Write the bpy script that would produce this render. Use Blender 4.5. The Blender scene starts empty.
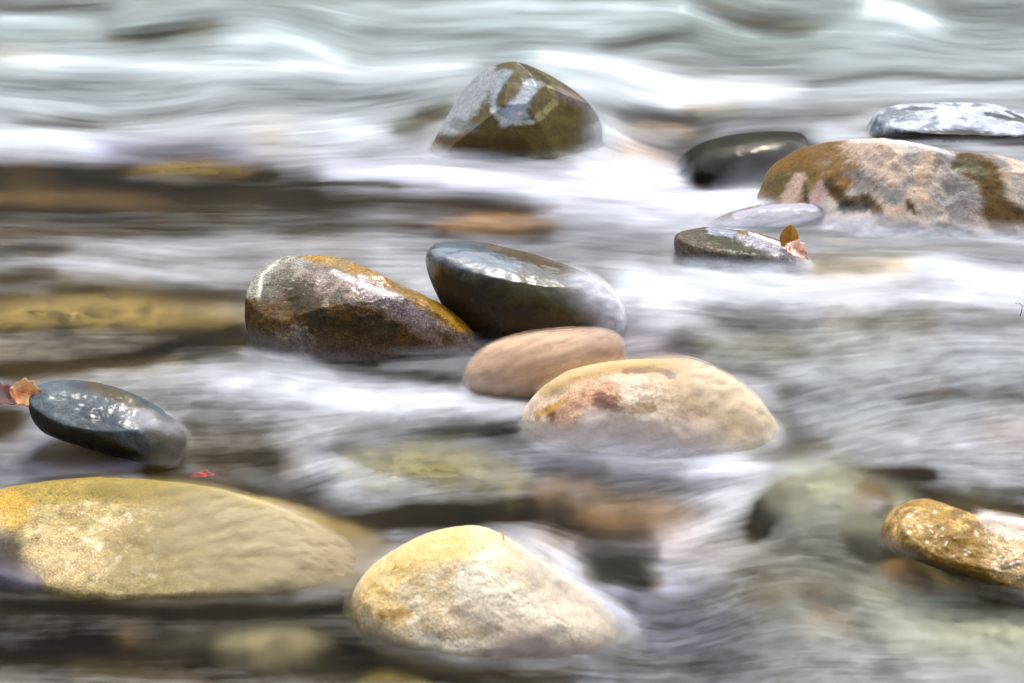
import bpy, math, random
import numpy as np
from mathutils import Vector, Matrix
from mathutils.bvhtree import BVHTree

random.seed(7)
rng = np.random.default_rng(11)
scene = bpy.context.scene
COL = scene.collection

# ------------------------------------------------------------------ camera
W, H = 1024, 683
LENS = 85.0
FPX = LENS / 36.0 * W
CAMH = 1.5
PITCH = math.radians(20)
CP, SP = math.cos(PITCH), math.sin(PITCH)
cam_d = bpy.data.cameras.new('camera')
cam = bpy.data.objects.new('camera', cam_d)
COL.objects.link(cam)
cam.location = (0, 0, CAMH)
cam.rotation_euler = (math.pi / 2 - PITCH, 0, 0)
cam_d.lens = LENS
cam_d.sensor_width = 36
cam_d.clip_start = 0.05
cam_d.clip_end = 400
cam_d.dof.use_dof = True
cam_d.dof.focus_distance = 4.3
cam_d.dof.aperture_fstop = 9.0
scene.camera = cam
FWD = np.array([0, CP, -SP]); UPV = np.array([0, SP, CP]); RGT = np.array([1.0, 0, 0])
CAM = np.array([0, 0, CAMH])

def ray(px, py):
    px = np.asarray(px, float); py = np.asarray(py, float)
    return (FWD + ((px - 512) / FPX)[..., None] * RGT + ((341.5 - py) / FPX)[..., None] * UPV)

def at(px, py, z=0.0):
    r = ray(px, py)
    t = (z - CAMH) / r[..., 2]
    return CAM + r * t[..., None]

# ------------------------------------------------------------------ noise
_perm = rng.permutation(256).astype(np.int32)
_perm = np.concatenate([_perm, _perm, _perm])
_g = rng.normal(size=(256, 3)); _g /= np.linalg.norm(_g, axis=1)[:, None]

def perlin(x, y, z):
    xi = np.floor(x).astype(np.int64); yi = np.floor(y).astype(np.int64); zi = np.floor(z).astype(np.int64)
    xf = x - xi; yf = y - yi; zf = z - zi
    u = xf ** 3 * (xf * (xf * 6 - 15) + 10); v = yf ** 3 * (yf * (yf * 6 - 15) + 10); w = zf ** 3 * (zf * (zf * 6 - 15) + 10)
    out = 0
    for dx in (0, 1):
        for dy in (0, 1):
            for dz in (0, 1):
                h = _perm[_perm[_perm[(xi + dx) & 255] + ((yi + dy) & 255)] + ((zi + dz) & 255)]
                g = _g[h]
                d = g[..., 0] * (xf - dx) + g[..., 1] * (yf - dy) + g[..., 2] * (zf - dz)
                out = out + d * (u if dx else 1 - u) * (v if dy else 1 - v) * (w if dz else 1 - w)
    return out * 1.5

def fbm(p, f, octv=4, rough=0.5, off=0.0):
    s = 0; a = 1.0; n = 0
    for i in range(octv):
        s = s + a * perlin(p[..., 0] * f + off, p[..., 1] * f + off * 1.7, p[..., 2] * f - off)
        n += a; a *= rough; f *= 2.03
    return s / n

def sm(x, a, b):
    t = np.clip((x - a) / (b - a), 0, 1)
    return t * t * (3 - 2 * t)

def lin(c):
    c = np.array(c, float) / 255.0
    return np.where(c <= 0.04045, c / 12.92, ((c + 0.055) / 1.055) ** 2.4)

def seg_dist(X, Y, pts):
    d = np.full(X.shape, 1e9)
    if len(pts) == 1:
        return np.hypot(X - pts[0][0], Y - pts[0][1])
    for (x0, y0), (x1, y1) in zip(pts[:-1], pts[1:]):
        dx, dy = x1 - x0, y1 - y0
        t = np.clip(((X - x0) * dx + (Y - y0) * dy) / (dx * dx + dy * dy + 1e-9), 0, 1)
        d = np.minimum(d, np.hypot(X - x0 - t * dx, Y - y0 - t * dy))
    return d

# ------------------------------------------------------------------ objects
def tag(o, label=None, cat=None, group=None, kind=None):
    if label: o['label'] = label
    if cat: o['category'] = cat
    if group: o['group'] = group
    if kind: o['kind'] = kind
    return o

def link_mesh(name, verts, faces, mat, parent=None, smooth=True, tris=None):
    me = bpy.data.meshes.new(name)
    verts = np.asarray(verts, np.float32); faces = np.asarray(faces, np.int32)
    k = faces.shape[1]
    me.vertices.add(len(verts)); me.vertices.foreach_set('co', verts.ravel())
    li = faces.ravel(); ls = np.arange(0, faces.size, k, dtype=np.int32); lt = np.full(len(faces), k, np.int32)
    if tris is not None:
        tris = np.asarray(tris, np.int32)
        ls = np.concatenate([ls, faces.size + np.arange(0, tris.size, 3, dtype=np.int32)]).astype(np.int32)
        lt = np.concatenate([lt, np.full(len(tris), 3, np.int32)]); li = np.concatenate([li, tris.ravel()])
    me.loops.add(len(li)); me.loops.foreach_set('vertex_index', li)
    me.polygons.add(len(ls))
    me.polygons.foreach_set('loop_start', ls)
    me.polygons.foreach_set('loop_total', lt)
    me.update(calc_edges=True)
    if smooth:
        me.polygons.foreach_set('use_smooth', np.ones(len(me.polygons), bool))
    me.validate()
    if mat: me.materials.append(mat)
    o = bpy.data.objects.new(name, me)
    COL.objects.link(o)
    if parent: o.parent = parent
    return o

def add_attr(me, name, arr):
    arr = np.asarray(arr, np.float32)
    if arr.ndim == 1:
        a = me.attributes.new(name, 'FLOAT', 'POINT'); a.data.foreach_set('value', arr)
    else:
        a = me.attributes.new(name, 'FLOAT_VECTOR', 'POINT'); a.data.foreach_set('vector', arr.ravel())

# ------------------------------------------------------------------ materials
def new_mat(name):
    m = bpy.data.materials.new(name); m.use_nodes = True
    nt = m.node_tree; nt.nodes.clear()
    out = nt.nodes.new('ShaderNodeOutputMaterial')
    return m, nt, out

def N(nt, t, **kw):
    n = nt.nodes.new(t)
    for k, v in kw.items():
        if k in n.inputs: n.inputs[k].default_value = v
        else: setattr(n, k, v)
    return n

def mathn(nt, op, a, b=None, c=None, clamp=False):
    n = nt.nodes.new('ShaderNodeMath'); n.operation = op; n.use_clamp = clamp
    for i, v in enumerate((a, b, c)):
        if v is None: continue
        if isinstance(v, (int, float)): n.inputs[i].default_value = v
        else: nt.links.new(v, n.inputs[i])
    return n.outputs[0]

def rock_material(name, fine=260, contrast=0.55, bump=0.5, speck=0.0, wet=0.5, film=0.35, bscale=1.0, crack=0.0):
    """Wet river stone: mineral grain from noise, gloss from the wetness attribute."""
    m, nt, out = new_mat(name)
    L = nt.links.new
    tc = N(nt, 'ShaderNodeTexCoord')
    col = N(nt, 'ShaderNodeAttribute', attribute_name='col')
    wt = N(nt, 'ShaderNodeAttribute', attribute_name='wet')
    n1 = N(nt, 'ShaderNodeTexNoise', Scale=fine, Detail=4.0, Roughness=0.65); L(tc.outputs['Object'], n1.inputs['Vector'])
    n2 = N(nt, 'ShaderNodeTexNoise', Scale=fine * 0.22, Detail=5.0, Roughness=0.6); L(tc.outputs['Object'], n2.inputs['Vector'])
    n3 = N(nt, 'ShaderNodeTexVoronoi', Scale=fine * 0.5, feature='DISTANCE_TO_EDGE'); L(tc.outputs['Object'], n3.inputs['Vector'])
    s = mathn(nt, 'ADD', mathn(nt, 'MULTIPLY', n1.outputs['Fac'], 0.6), mathn(nt, 'MULTIPLY', n2.outputs['Fac'], 0.4))
    k = mathn(nt, 'MULTIPLY_ADD', mathn(nt, 'SUBTRACT', s, 0.5), contrast * 5.0, 1.0)
    k = mathn(nt, 'MAXIMUM', k, 0.18)
    if speck > 0:
        sp = mathn(nt, 'GREATER_THAN', n1.outputs['Fac'], 0.60)
        k = mathn(nt, 'MULTIPLY_ADD', sp, speck, k)
    if crack > 0:
        wn = N(nt, 'ShaderNodeTexNoise', Scale=fine * 0.12, Detail=3.0); L(tc.outputs['Object'], wn.inputs['Vector'])
        wv_ = N(nt, 'ShaderNodeVectorMath', operation='SCALE'); wv_.inputs['Scale'].default_value = 0.06; L(wn.outputs['Color'], wv_.inputs[0])
        wa = N(nt, 'ShaderNodeVectorMath', operation='ADD'); L(tc.outputs['Object'], wa.inputs[0]); L(wv_.outputs[0], wa.inputs[1])
        vc = N(nt, 'ShaderNodeTexVoronoi', Scale=fine * 0.22, feature='DISTANCE_TO_EDGE'); L(wa.outputs[0], vc.inputs['Vector'])
        ck = mathn(nt, 'MULTIPLY', vc.outputs['Distance'], 9.0, clamp=True)
        gate = mathn(nt, 'MULTIPLY', mathn(nt, 'SUBTRACT', n2.outputs['Fac'], 0.42), 5.0, clamp=True)
        ck = mathn(nt, 'MULTIPLY', mathn(nt, 'SUBTRACT', 1.0, ck), gate)
        k = mathn(nt, 'MULTIPLY', k, mathn(nt, 'MULTIPLY_ADD', ck, -crack, 1.0))
    vm = N(nt, 'ShaderNodeVectorMath', operation='SCALE'); L(col.outputs['Vector'], vm.inputs[0]); L(k, vm.inputs['Scale'])
    b = N(nt, 'ShaderNodeBump', Strength=bump, Distance=0.004 * bscale)
    L(s, b.inputs['Height'])
    b2 = N(nt, 'ShaderNodeBump', Strength=bump * 0.6, Distance=0.0015 * bscale)
    L(n3.outputs['Distance'], b2.inputs['Height']); L(b.outputs['Normal'], b2.inputs['Normal'])
    p = N(nt, 'ShaderNodeBsdfPrincipled')
    p.inputs['Specular IOR Level'].default_value = 0.22
    L(vm.outputs[0], p.inputs['Base Color'])
    L(b2.outputs['Normal'], p.inputs['Normal'])
    r = mathn(nt, 'MULTIPLY_ADD', wt.outputs['Fac'], -(0.75 - film), 0.75)
    r = mathn(nt, 'MULTIPLY_ADD', mathn(nt, 'SUBTRACT', n2.outputs['Fac'], 0.5), 0.3, r, clamp=True)
    L(r, p.inputs['Roughness'])
    # thin film of running water over the stone
    b3 = N(nt, 'ShaderNodeBump', Strength=bump * 0.22, Distance=0.002 * bscale); L(n2.outputs['Fac'], b3.inputs['Height'])
    L(mathn(nt, 'MULTIPLY', wt.outputs['Fac'], wet), p.inputs['Coat Weight'])
    p.inputs['Coat Roughness'].default_value = film * 0.55
    p.inputs['Coat IOR'].default_value = 1.6
    L(b3.outputs['Normal'], p.inputs['Coat Normal'])
    L(p.outputs[0], out.inputs[0])
    return m

# ------------------------------------------------------------------ rocks
_ico = {}
def ico(n):
    if n not in _ico:
        import bmesh
        bm = bmesh.new(); bmesh.ops.create_icosphere(bm, subdivisions=n, radius=1)
        v = np.array([x.co[:] for x in bm.verts]); f = np.array([[x.index for x in q.verts] for q in bm.faces])
        bm.free(); _ico[n] = (v, f)
    return _ico[n]

ROCKS = []
SHELLS = []

def smooth_poly(pts):
    p = np.array(pts, float)
    for _ in range(2):
        q = np.roll(p, -1, 0)
        p = np.stack([0.75 * p + 0.25 * q, 0.25 * p + 0.75 * q], 1).reshape(-1, 2)
    return p

def stone(name, label, outline, line, thick, mat, base, paint=(), cuts=(), relief=0.012, rf=9, ea=0.85, ec=0.8,
          sub=6, zline=0.0, cat='river rock', group=None, wetp=(), wet0=0.6, cover=0.0, seed=0, lump=None, ztop=None, _D=None, veil=()):
    """outline: seen from the bank, in photo pixels; line: point where its front meets the water plane."""
    poly = smooth_poly(outline)
    cx, cy = (poly.max(0) + poly.min(0)) / 2
    th = np.arctan2(-(poly[:, 1] - cy), poly[:, 0] - cx)
    rr = np.hypot(poly[:, 0] - cx, poly[:, 1] - cy)
    o = np.argsort(th); th = th[o]; rr = rr[o]
    TH = np.concatenate([th - 2 * math.pi, th, th + 2 * math.pi]); RR = np.tile(rr, 3)
    Rf = lambda a: np.interp(a, TH, RR)
    wpt = at(line[0], line[1], zline)
    dW = float((wpt - CAM) @ FWD)
    a0, b0 = line[0] - cx, -(line[1] - cy)
    f = min(0.999, math.hypot(a0, b0) / float(Rf(math.atan2(b0, a0))))
    c0 = thick * max(0.0, 1 - (f ** (1 / ea)) ** 2) ** (0.5 * ec)
    D = dW + c0 if _D is None else _D
    S = D / FPX
    v, fc = ico(sub)
    v = v[:, [0, 2, 1]].copy()      # poles of the grid away from the viewer's axis
    fc = fc[:, ::-1]
    rho = np.hypot(v[:, 0], v[:, 1]); ang = np.arctan2(v[:, 1], v[:, 0])
    lat = Rf(ang) * rho ** ea * S
    a = lat * np.cos(ang); b = lat * np.sin(ang)
    c = thick * np.sign(v[:, 2]) * np.abs(v[:, 2]) ** ec
    w = (poly[:, 0].max() - poly[:, 0].min()) / 2 * S; h = (poly[:, 1].max() - poly[:, 1].min()) / 2 * S
    q = np.stack([a / w, b / h, c / thick], 1)
    for (n, d, k) in cuts:
        n = np.array(n, float); n /= np.linalg.norm(n)
        e = q @ n - d
        e = np.where(e > 0, e, 0) * k
        q = q - e[:, None] * n
    a, b, c = q[:, 0] * w, q[:, 1] * h, q[:, 2] * thick
    L3 = np.stack([a, b, c], 1)
    nrm = v / np.array([w, h, thick]); nrm /= np.linalg.norm(nrm, axis=1)[:, None]
    face = np.clip(np.abs(nrm[:, 2]) * 1.2 + 0.25, 0, 1)
    nz = fbm(L3, rf, 5, 0.5, seed * 3.1 + 0.37)
    rd = 1 - np.abs(fbm(L3, rf * 1.6, 4, 0.5, seed * 1.3 + 5.2)) * 3
    disp = relief * (nz * 1.3 + 0.25 * rd) * face
    if lump is not None: disp = disp + lump(a / S + cx, cy - b / S, c)
    L3 = L3 + nrm * disp[:, None]
    P = CAM + (RGT * ((cx - 512) * S)) + (UPV * ((341.5 - cy) * S)) + FWD * D
    world = P + L3[:, 0:1] * RGT + L3[:, 1:2] * UPV - L3[:, 2:3] * FWD
    if ztop is not None and (_D is None or abs(world[:, 2].max() - ztop) > 0.002):
        kw = dict(paint=paint, cuts=cuts, relief=relief, rf=rf, ea=ea, ec=ec, sub=sub, zline=zline, cat=cat, group=group, wetp=wetp, wet0=wet0,
                  cover=cover, seed=seed, lump=lump, veil=veil, ztop=ztop, _D=D * (CAMH - ztop) / (CAMH - world[:, 2].max()))
        return stone(name, label, outline, line, thick, mat, base, **kw)
    # colour regions laid out on the stone's faces, with some highlights painted in
    X = L3[:, 0] / S + cx; Y = cy - L3[:, 1] / S
    big = fbm(L3, 14, 4, 0.6, seed + 2.2); mid = fbm(L3, 55, 4, 0.6, seed + 9.2)
    c1, c2 = lin(base[0]), lin(base[1])
    t = sm(big + 0.6 * mid, -0.35, 0.35)[:, None]
    colr = c1 * (1 - t) + c2 * t
    if len(base) > 2:
        t = sm(fbm(L3, 30, 4, 0.6, seed + 21.), 0.05, 0.25)[:, None]
        colr = colr * (1 - t) + lin(base[2]) * t
    wet = np.full(len(v), wet0)
    warpn = big * 0.9 + mid * 1.0 + fbm(L3, 150, 3, 0.7, seed + 4.4) * 0.9
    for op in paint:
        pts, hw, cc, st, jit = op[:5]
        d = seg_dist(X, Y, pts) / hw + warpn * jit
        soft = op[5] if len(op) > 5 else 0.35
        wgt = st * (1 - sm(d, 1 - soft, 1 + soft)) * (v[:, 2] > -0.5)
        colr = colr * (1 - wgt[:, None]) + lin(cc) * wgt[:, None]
    for (pts, hw, val) in wetp:
        d = seg_dist(X, Y, pts) / hw + warpn * 0.5
        wgt = (1 - sm(d, 0.6, 1.4))
        wet = wet * (1 - wgt) + val * wgt
    if veil:
        st_ = perlin((L3[:, 0] + .35 * L3[:, 1]) * 9, L3[:, 1] * 75 - L3[:, 0] * 22, L3[:, 2] * 40 + seed) + .6 * perlin(L3[:, 0] * 26, L3[:, 1] * 190 - L3[:, 0] * 50, L3[:, 2] * 90 + seed)
        nw = nrm[:, 0:1] * RGT + nrm[:, 1:2] * UPV - nrm[:, 2:3] * FWD
        va = np.zeros(len(v)); vc = np.zeros((len(v), 3)); vc[:] = lin((236, 238, 244))
        for (pts, hw, al, cc) in veil:
            d = seg_dist(X, Y, pts) / hw
            g_ = al * np.exp(-d ** 2 * 1.2)
            wgt = (g_ / (g_ + va + 1e-6))[:, None] * (g_ > 0.01)[:, None]
            vc = vc * (1 - wgt) + lin(cc) * wgt
            va = 1 - (1 - va) * (1 - g_)
        va = np.clip(va * (1 + 0.45 * st_ + 0.3 * mid), 0, .97)
        for off, fr_ in ((0.002, .34), (0.005, .30), (0.009, .24), (0.013, .18)):
            aa = (1 - (1 - va) ** (fr_ * 1.3)) * (sm(nrm[:, 2], -0.08, 0.12 + off * 22))
            kf = (aa[fc] > 0.006).any(1)
            if kf.any(): SHELLS.append((world + nw * off, fc[kf], aa, vc))
    org = world.mean(0); org[2] = world[:, 2].min()
    ob = link_mesh(name, world - org, fc, mat)
    ob.location = org
    add_attr(ob.data, 'col', colr); add_attr(ob.data, 'wet', wet)
    tag(ob, label, cat, group)
    ROCKS.append((ob, world, fc, cover))
    return ob, dict(P=P, S=S, D=D, cx=cx, cy=cy, world=world)

M_hero = rock_material('wet_olive_stone', 300, 0.6, 0.2, 0.0, 0.8, 0.34)
M_dark = rock_material('wet_dark_stone', 420, 0.6, 0.35, 0.0, 1.0, 0.36)
M_slate = rock_material('wet_slate', 420, 0.75, 0.5, 0.5, 0.5, 0.36)
M_brown = rock_material('algae_stone', 300, 1.15, 1.0, 0.6, 0.6, 0.3, crack=0.4)
M_pink = rock_material('quartzite_stone', 240, 0.3, 0.55, 0.0, 0.25, 0.4, crack=0.4)
M_cream = rock_material('cream_quartz_stone', 240, 0.42, 0.6, 0.0, 0.3, 0.4, crack=0.35)
M_gold = rock_material('golden_algae_stone', 380, 0.95, 0.8, 0.3, 0.5, 0.35, crack=0.3)
M_speck = rock_material('lichen_speckled_stone', 330, 1.2, 0.8, 1.2, 0.5, 0.35)
M_bed = rock_material('submerged_stone', 60, 1.1, 0.3, 0.0, 0.0, 0.6)

OLV = (72, 64, 26); OLD = (40, 36, 20); BRN = (78, 58, 26); GLD = (150, 112, 24)

# faceted boulder
stone('boulder', 'faceted olive boulder with glossy concave top standing alone in white water',
      [(430, 150), (436, 138), (447, 118), (458, 98), (473, 78), (488, 67), (505, 63), (522, 64), (540, 70), (560, 80), (578, 93), (592, 108),
       (601, 122), (603, 138), (598, 156), (590, 172), (560, 186), (510, 186), (460, 176), (436, 164)],
      (520, 161), 0.17, M_hero, [(100, 92, 56), (76, 70, 38)],
      paint=[([(450, 150), (520, 152), (590, 160)], 22, (92, 72, 30), 0.8, 0.3),
             ([(480, 80), (462, 105), (450, 122)], 19, (150, 154, 158), 0.9, 0.35),  # grey highlight of the left facet, painted into the colour
             ([(455, 125), (475, 132)], 6, (96, 98, 90), .7, .6),
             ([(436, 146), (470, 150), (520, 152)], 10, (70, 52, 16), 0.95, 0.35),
             ([(505, 82), (500, 108), (518, 118), (535, 108), (540, 96)], 10, (150, 158, 168), 0.95, 0.3),  # sky reflection on the concave facet, painted as pale colour
             ([(560, 120), (592, 130), (580, 150), (545, 140)], 18, (92, 80, 34), 0.9, 0.3),
             ([(515, 85), (503, 106)], 8, (78, 68, 26), 1, 0.5),
             ([(530, 88), (515, 118), (505, 126)], 6, (160, 168, 178), .85, 0.3),  # pale streak of the same painted reflection
             ([(545, 95), (535, 115)], 8, (96, 84, 20), .9, .5),
             ([(548, 92), (556, 98), (554, 106), (540, 120), (532, 127)], 3, (170, 160, 110), .6, 0.9),  # rim light painted along the facet edge, here and below
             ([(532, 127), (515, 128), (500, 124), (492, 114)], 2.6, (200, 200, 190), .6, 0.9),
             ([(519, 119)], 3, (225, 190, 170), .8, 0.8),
             ([(521, 68), (535, 76), (548, 86)], 3, (40, 30, 24), .8, 0.7),
             ([(560, 96), (578, 100)], 8, (120, 100, 92), .8, .8)],
      cuts=[((-0.62, 0.45, 0.62), 0.64, 0.85), ((0.10, 0.50, 0.86), 0.76, 0.75), ((0.62, 0.05, 0.72), 0.68, 0.85),
            ((-0.05, -0.2, 1), 0.72, 0.8), ((0.62, 0.7, 0.35), 0.80, 0.8)],
      wetp=[([(515, 85), (520, 110)], 22, .25), ([(480, 80), (450, 120)], 16, 0.4), ([(560, 88), (585, 105)], 8, .6)], wet0=0.08,
      relief=0.0032, rf=13, ea=0.8, sub=7, seed=1, veil=[([(606, 118), (602, 150), (590, 172)], 17, .92, (236, 234, 238)), ([(440, 160), (520, 170), (590, 176)], 8, .5, (240, 242, 250)), ([(428, 138), (434, 150)], 8, .5, (200, 190, 170))])

stone('rock', 'low white-glazed speckled dark rock lying behind the pink boulder',
      [(866, 132), (870, 120), (880, 110), (900, 103), (930, 101), (965, 101), (995, 102), (1012, 109), (1026, 118), (1050, 128), (1060, 142),
       (1030, 152), (980, 154), (930, 152), (885, 150), (868, 144)],
      (940, 143), 0.16, M_slate, [(160, 168, 182), (196, 202, 212), (110, 118, 132)],
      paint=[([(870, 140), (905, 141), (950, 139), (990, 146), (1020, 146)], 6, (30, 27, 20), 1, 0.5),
             ([(875, 125), (890, 112), (900, 118)], 7, (60, 66, 72), .7, 1.2),
             ([(985, 116), (1020, 124)], 3, (26, 28, 34), .9, .6), ([(1005, 112), (1022, 122)], 2, (26, 28, 34), .9, .6),
             ([(905, 110), (935, 108)], 2, (60, 60, 66), .8, 1.4)],
      cuts=[((0.05, 0.62, 0.78), 0.42, 0.9)], wet0=0.35, relief=0.007, rf=13, sub=6, seed=2)

stone('boulder', 'large pink and grey boulder with golden algae along its left end',
      [(748, 214), (758, 188), (770, 166), (790, 150), (818, 142), (850, 138), (885, 141), (915, 147), (945, 154), (985, 156), (1030, 166),
       (1080, 182), (1110, 215), (1110, 262), (1040, 285), (900, 275), (800, 262), (757, 245)],
      (900, 242), 0.24, M_pink, [(206, 188, 168), (166, 162, 156), (204, 172, 148)],
      paint=[([(800, 172), (780, 185), (765, 212), (775, 240)], 30, (120, 92, 26), .95, .5),
             ([(790, 155), (835, 148), (845, 165), (830, 185)], 16, (128, 90, 24), .9, .5),
             ([(800, 175), (775, 190)], 12, (76, 66, 20), .6, .9),
             ([(790, 200), (800, 178)], 7, (190, 160, 140), 1, .7),
             ([(812, 205), (822, 188)], 7, (176, 146, 140), 1, .6),
             ([(806, 210), (805, 185)], 2, (40, 26, 8), .9, .4),
             ([(828, 185), (835, 198), (842, 205), (858, 202), (868, 215)], 6, (74, 50, 14), .95, .5),
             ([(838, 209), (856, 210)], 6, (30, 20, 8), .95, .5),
             ([(892, 168), (915, 150)], 6, (120, 126, 130), .6, 1.2),
             ([(932, 160), (922, 172)], 5, (90, 62, 40), .6, 1.5),
             ([(945, 170), (948, 195), (950, 215)], 14, (140, 134, 134), .75, .9),
             ([(915, 165), (905, 200)], 10, (216, 186, 160), .8, .8),
             ([(860, 152), (880, 170)], 18, (206, 180, 160), .7, .9),
             ([(850, 175), (870, 190)], 8, (140, 134, 128), .7, .9),
             ([(958, 166), (975, 175), (980, 190), (982, 215), (990, 232)], 13, (96, 72, 20), .97, .35),
             ([(985, 210), (1010, 222), (1030, 238)], 11, (88, 62, 16), .97, .4),
             ([(948, 170), (962, 168), (970, 178)], 6, (100, 96, 70), .9, .6),
             ([(898, 206), (903, 216)], 3, (40, 26, 10), .9, .8),
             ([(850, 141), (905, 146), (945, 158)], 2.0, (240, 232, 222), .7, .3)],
      cuts=[((0.05, 0.22, 1), 0.55, 0.95), ((-0.75, 0.25, 0.55), 0.6, 0.95), ((-0.1, 0.6, .8), 0.78, .9), ((0.5, 0.5, .7), 0.78, .9)],
      wet0=0.3, relief=0.02, rf=7, sub=7, seed=3, veil=[([(752, 214), (800, 226), (900, 238), (1040, 250)], 12, .8, (226, 228, 236)), ([(756, 190), (750, 215)], 6, .6, (236, 238, 246))],
      wetp=[([(780, 200), (800, 160)], 30, .7)])

stone('rock', 'smooth dark brown rock under a glassy sheet of water beside the pink boulder',
      [(680, 178), (685, 167), (696, 156), (714, 148), (744, 142), (776, 139), (800, 142), (808, 157), (800, 185), (780, 200), (730, 205), (690, 195)],
      (725, 180), 0.17, M_dark, [(34, 32, 34), (26, 24, 22)],
      paint=[([(705, 150), (760, 140), (820, 137)], 9, (44, 40, 30), .9, .3), ([(735, 165), (765, 160)], 9, (70, 64, 80), .5, .5, .6),
             ([(760, 172), (740, 170), (700, 170)], 10, (22, 21, 28), .9, .3)],
      wet0=0.8, relief=0.008, rf=6, cover=0.004, seed=4)

stone('flat_stone', 'thin curved flat stone with a pale upper edge in front of the pink boulder',
      [(700, 226), (722, 215), (750, 206.5), (785, 203), (812, 203), (822, 207), (824, 214), (818, 222), (790, 238), (740, 240), (708, 234)],
      (755, 224), 0.05, M_dark, [(60, 52, 40), (40, 36, 34)],
      paint=[([(706, 224), (735, 212), (775, 205)], 3.5, (92, 66, 24), .9, .3),
             ([(735, 217), (765, 209), (800, 206), (814, 209)], 4.0, (176, 170, 190), .8, .4)],  # pale lavender band along the upper edge
      cuts=[((0, 0.6, 0.8), 0.5, 0.8)], wet0=0.2, relief=0.004, rf=12, seed=5, veil=[([(720, 228), (760, 222), (815, 222)], 8, .8, (206, 204, 216)), ([(705, 224), (712, 228)], 6, .6, (236, 238, 246))])

r_leafrock, info_F = stone('rock', 'small speckled grey rock with fallen leaves on its right end',
      [(673, 240), (678, 232), (692, 229), (715, 225), (738, 229), (760, 234), (782, 241), (795, 250), (806, 262), (812, 275), (790, 290), (735, 288),
       (695, 276), (678, 258)],
      (735, 269), 0.095, M_speck, [(96, 88, 76), (60, 56, 50)],
      paint=[([(690, 245), (710, 258)], 18, (84, 74, 56), .8, .6), ([(718, 236), (745, 250)], 12, (52, 56, 30), .9, .9),
             ([(745, 262), (700, 262)], 7, (46, 36, 22), .8, .5),
             ([(712, 230), (730, 233)], 5, (150, 156, 170), .8, .7),
             ([(742, 236), (765, 246), (788, 258)], 8, (150, 146, 156), .85, .7),
             ([(740, 231), (770, 238), (790, 247)], 3, (110, 78, 24), .9, .4),
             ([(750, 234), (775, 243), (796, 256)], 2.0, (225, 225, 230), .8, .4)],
      cuts=[((0.1, 0.8, 0.6), 0.6, 0.8)], wet0=0.2, relief=0.010, rf=14, veil=[([(690, 268), (740, 272), (800, 272)], 8, .8, (236, 238, 244)), ([(806, 262), (812, 275)], 10, .8, (236, 234, 232))], wetp=[([(742, 236), (765, 246), (788, 258)], 8, .9)], seed=6)

stone('boulder', 'humpbacked brown boulder with golden moss top beside the dark glossy rock',
      [(247, 312), (249, 290), (255, 270), (265, 258), (280, 253), (305, 252), (330, 253), (352, 261), (380, 275), (410, 290), (438, 303), (462, 318),
       (485, 345), (495, 372), (470, 392), (400, 392), (320, 380), (262, 358), (248, 335)],
      (350, 359), 0.16, M_brown, [(120, 106, 92), (92, 80, 70), (140, 122, 114)],
      paint=[([(262, 285), (272, 262), (290, 258)], 20, (150, 146, 134), .9, .5),
             ([(268, 300), (285, 275)], 10, (88, 84, 68), .8, .8),
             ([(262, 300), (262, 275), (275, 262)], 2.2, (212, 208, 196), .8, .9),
             ([(320, 256), (345, 262), (375, 278), (405, 292), (440, 308), (465, 325)], 9, (150, 112, 14), .97, .4),
             ([(300, 254), (330, 257)], 4, (170, 130, 30), .8, .6),
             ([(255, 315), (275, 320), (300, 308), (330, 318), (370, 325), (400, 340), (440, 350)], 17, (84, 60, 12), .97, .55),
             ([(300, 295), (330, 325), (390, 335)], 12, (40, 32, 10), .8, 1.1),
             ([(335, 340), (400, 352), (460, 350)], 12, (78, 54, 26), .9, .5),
             ([(360, 285), (400, 305), (425, 322)], 9, (150, 132, 132), .9, .7),
             ([(320, 275), (350, 285)], 8, (140, 122, 112), .8, .8),
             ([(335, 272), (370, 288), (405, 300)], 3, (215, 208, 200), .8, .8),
             ([(415, 330), (440, 340)], 5, (130, 110, 100), .8, 1.)],
      cuts=[((-0.2, 0.75, 0.6), 0.66, 0.85), ((0.15, -0.15, 1), 0.72, 0.8)],
      wet0=0.12, relief=0.014, rf=12, sub=7, seed=7, veil=[([(252, 345), (320, 362), (400, 368), (480, 366)], 12, .75, (150, 140, 138)), ([(478, 345), (490, 365)], 9, .6, (120, 110, 110))], wetp=[([(330, 270), (380, 288), (430, 310)], 14, .9)])

stone('boulder', 'dark glossy egg shaped boulder with a bright wet band along its top',
      [(424, 262), (429, 247), (442, 240), (465, 237.5), (495, 243), (525, 251), (555, 261), (582, 271), (602, 286), (618, 306), (622, 328),
       (600, 352), (560, 362), (515, 360), (480, 348), (452, 322), (434, 290)],
      (540, 344), 0.15, M_dark, [(52, 44, 26), (38, 32, 20)],
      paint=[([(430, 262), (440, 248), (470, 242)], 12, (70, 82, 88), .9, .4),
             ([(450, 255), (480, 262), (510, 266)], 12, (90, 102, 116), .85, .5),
             ([(500, 248), (540, 262), (580, 276), (600, 290)], 7, (74, 56, 22), .95, .3),
             ([(520, 290), (560, 300), (595, 312)], 15, (58, 54, 18), .8, .6),
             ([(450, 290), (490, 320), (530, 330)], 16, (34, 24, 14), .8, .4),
             ([(445, 262), (450, 275), (470, 280)], 4, (50, 44, 24), .7, 1.)],
      cuts=[((0.22, 0.88, 0.42), 0.62, 0.55)],
      wet0=0.15, relief=0.006, rf=10, sub=7, seed=8, veil=[([(606, 292), (622, 310), (620, 335)], 24, .97, (236, 236, 244)), ([(590, 290), (575, 285)], 12, .45, (232, 234, 244)), ([(500, 350), (600, 344)], 9, .6, (170, 160, 165))], wetp=[([(440, 255), (490, 262), (540, 275), (600, 300)], 18, 1.0)])

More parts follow.
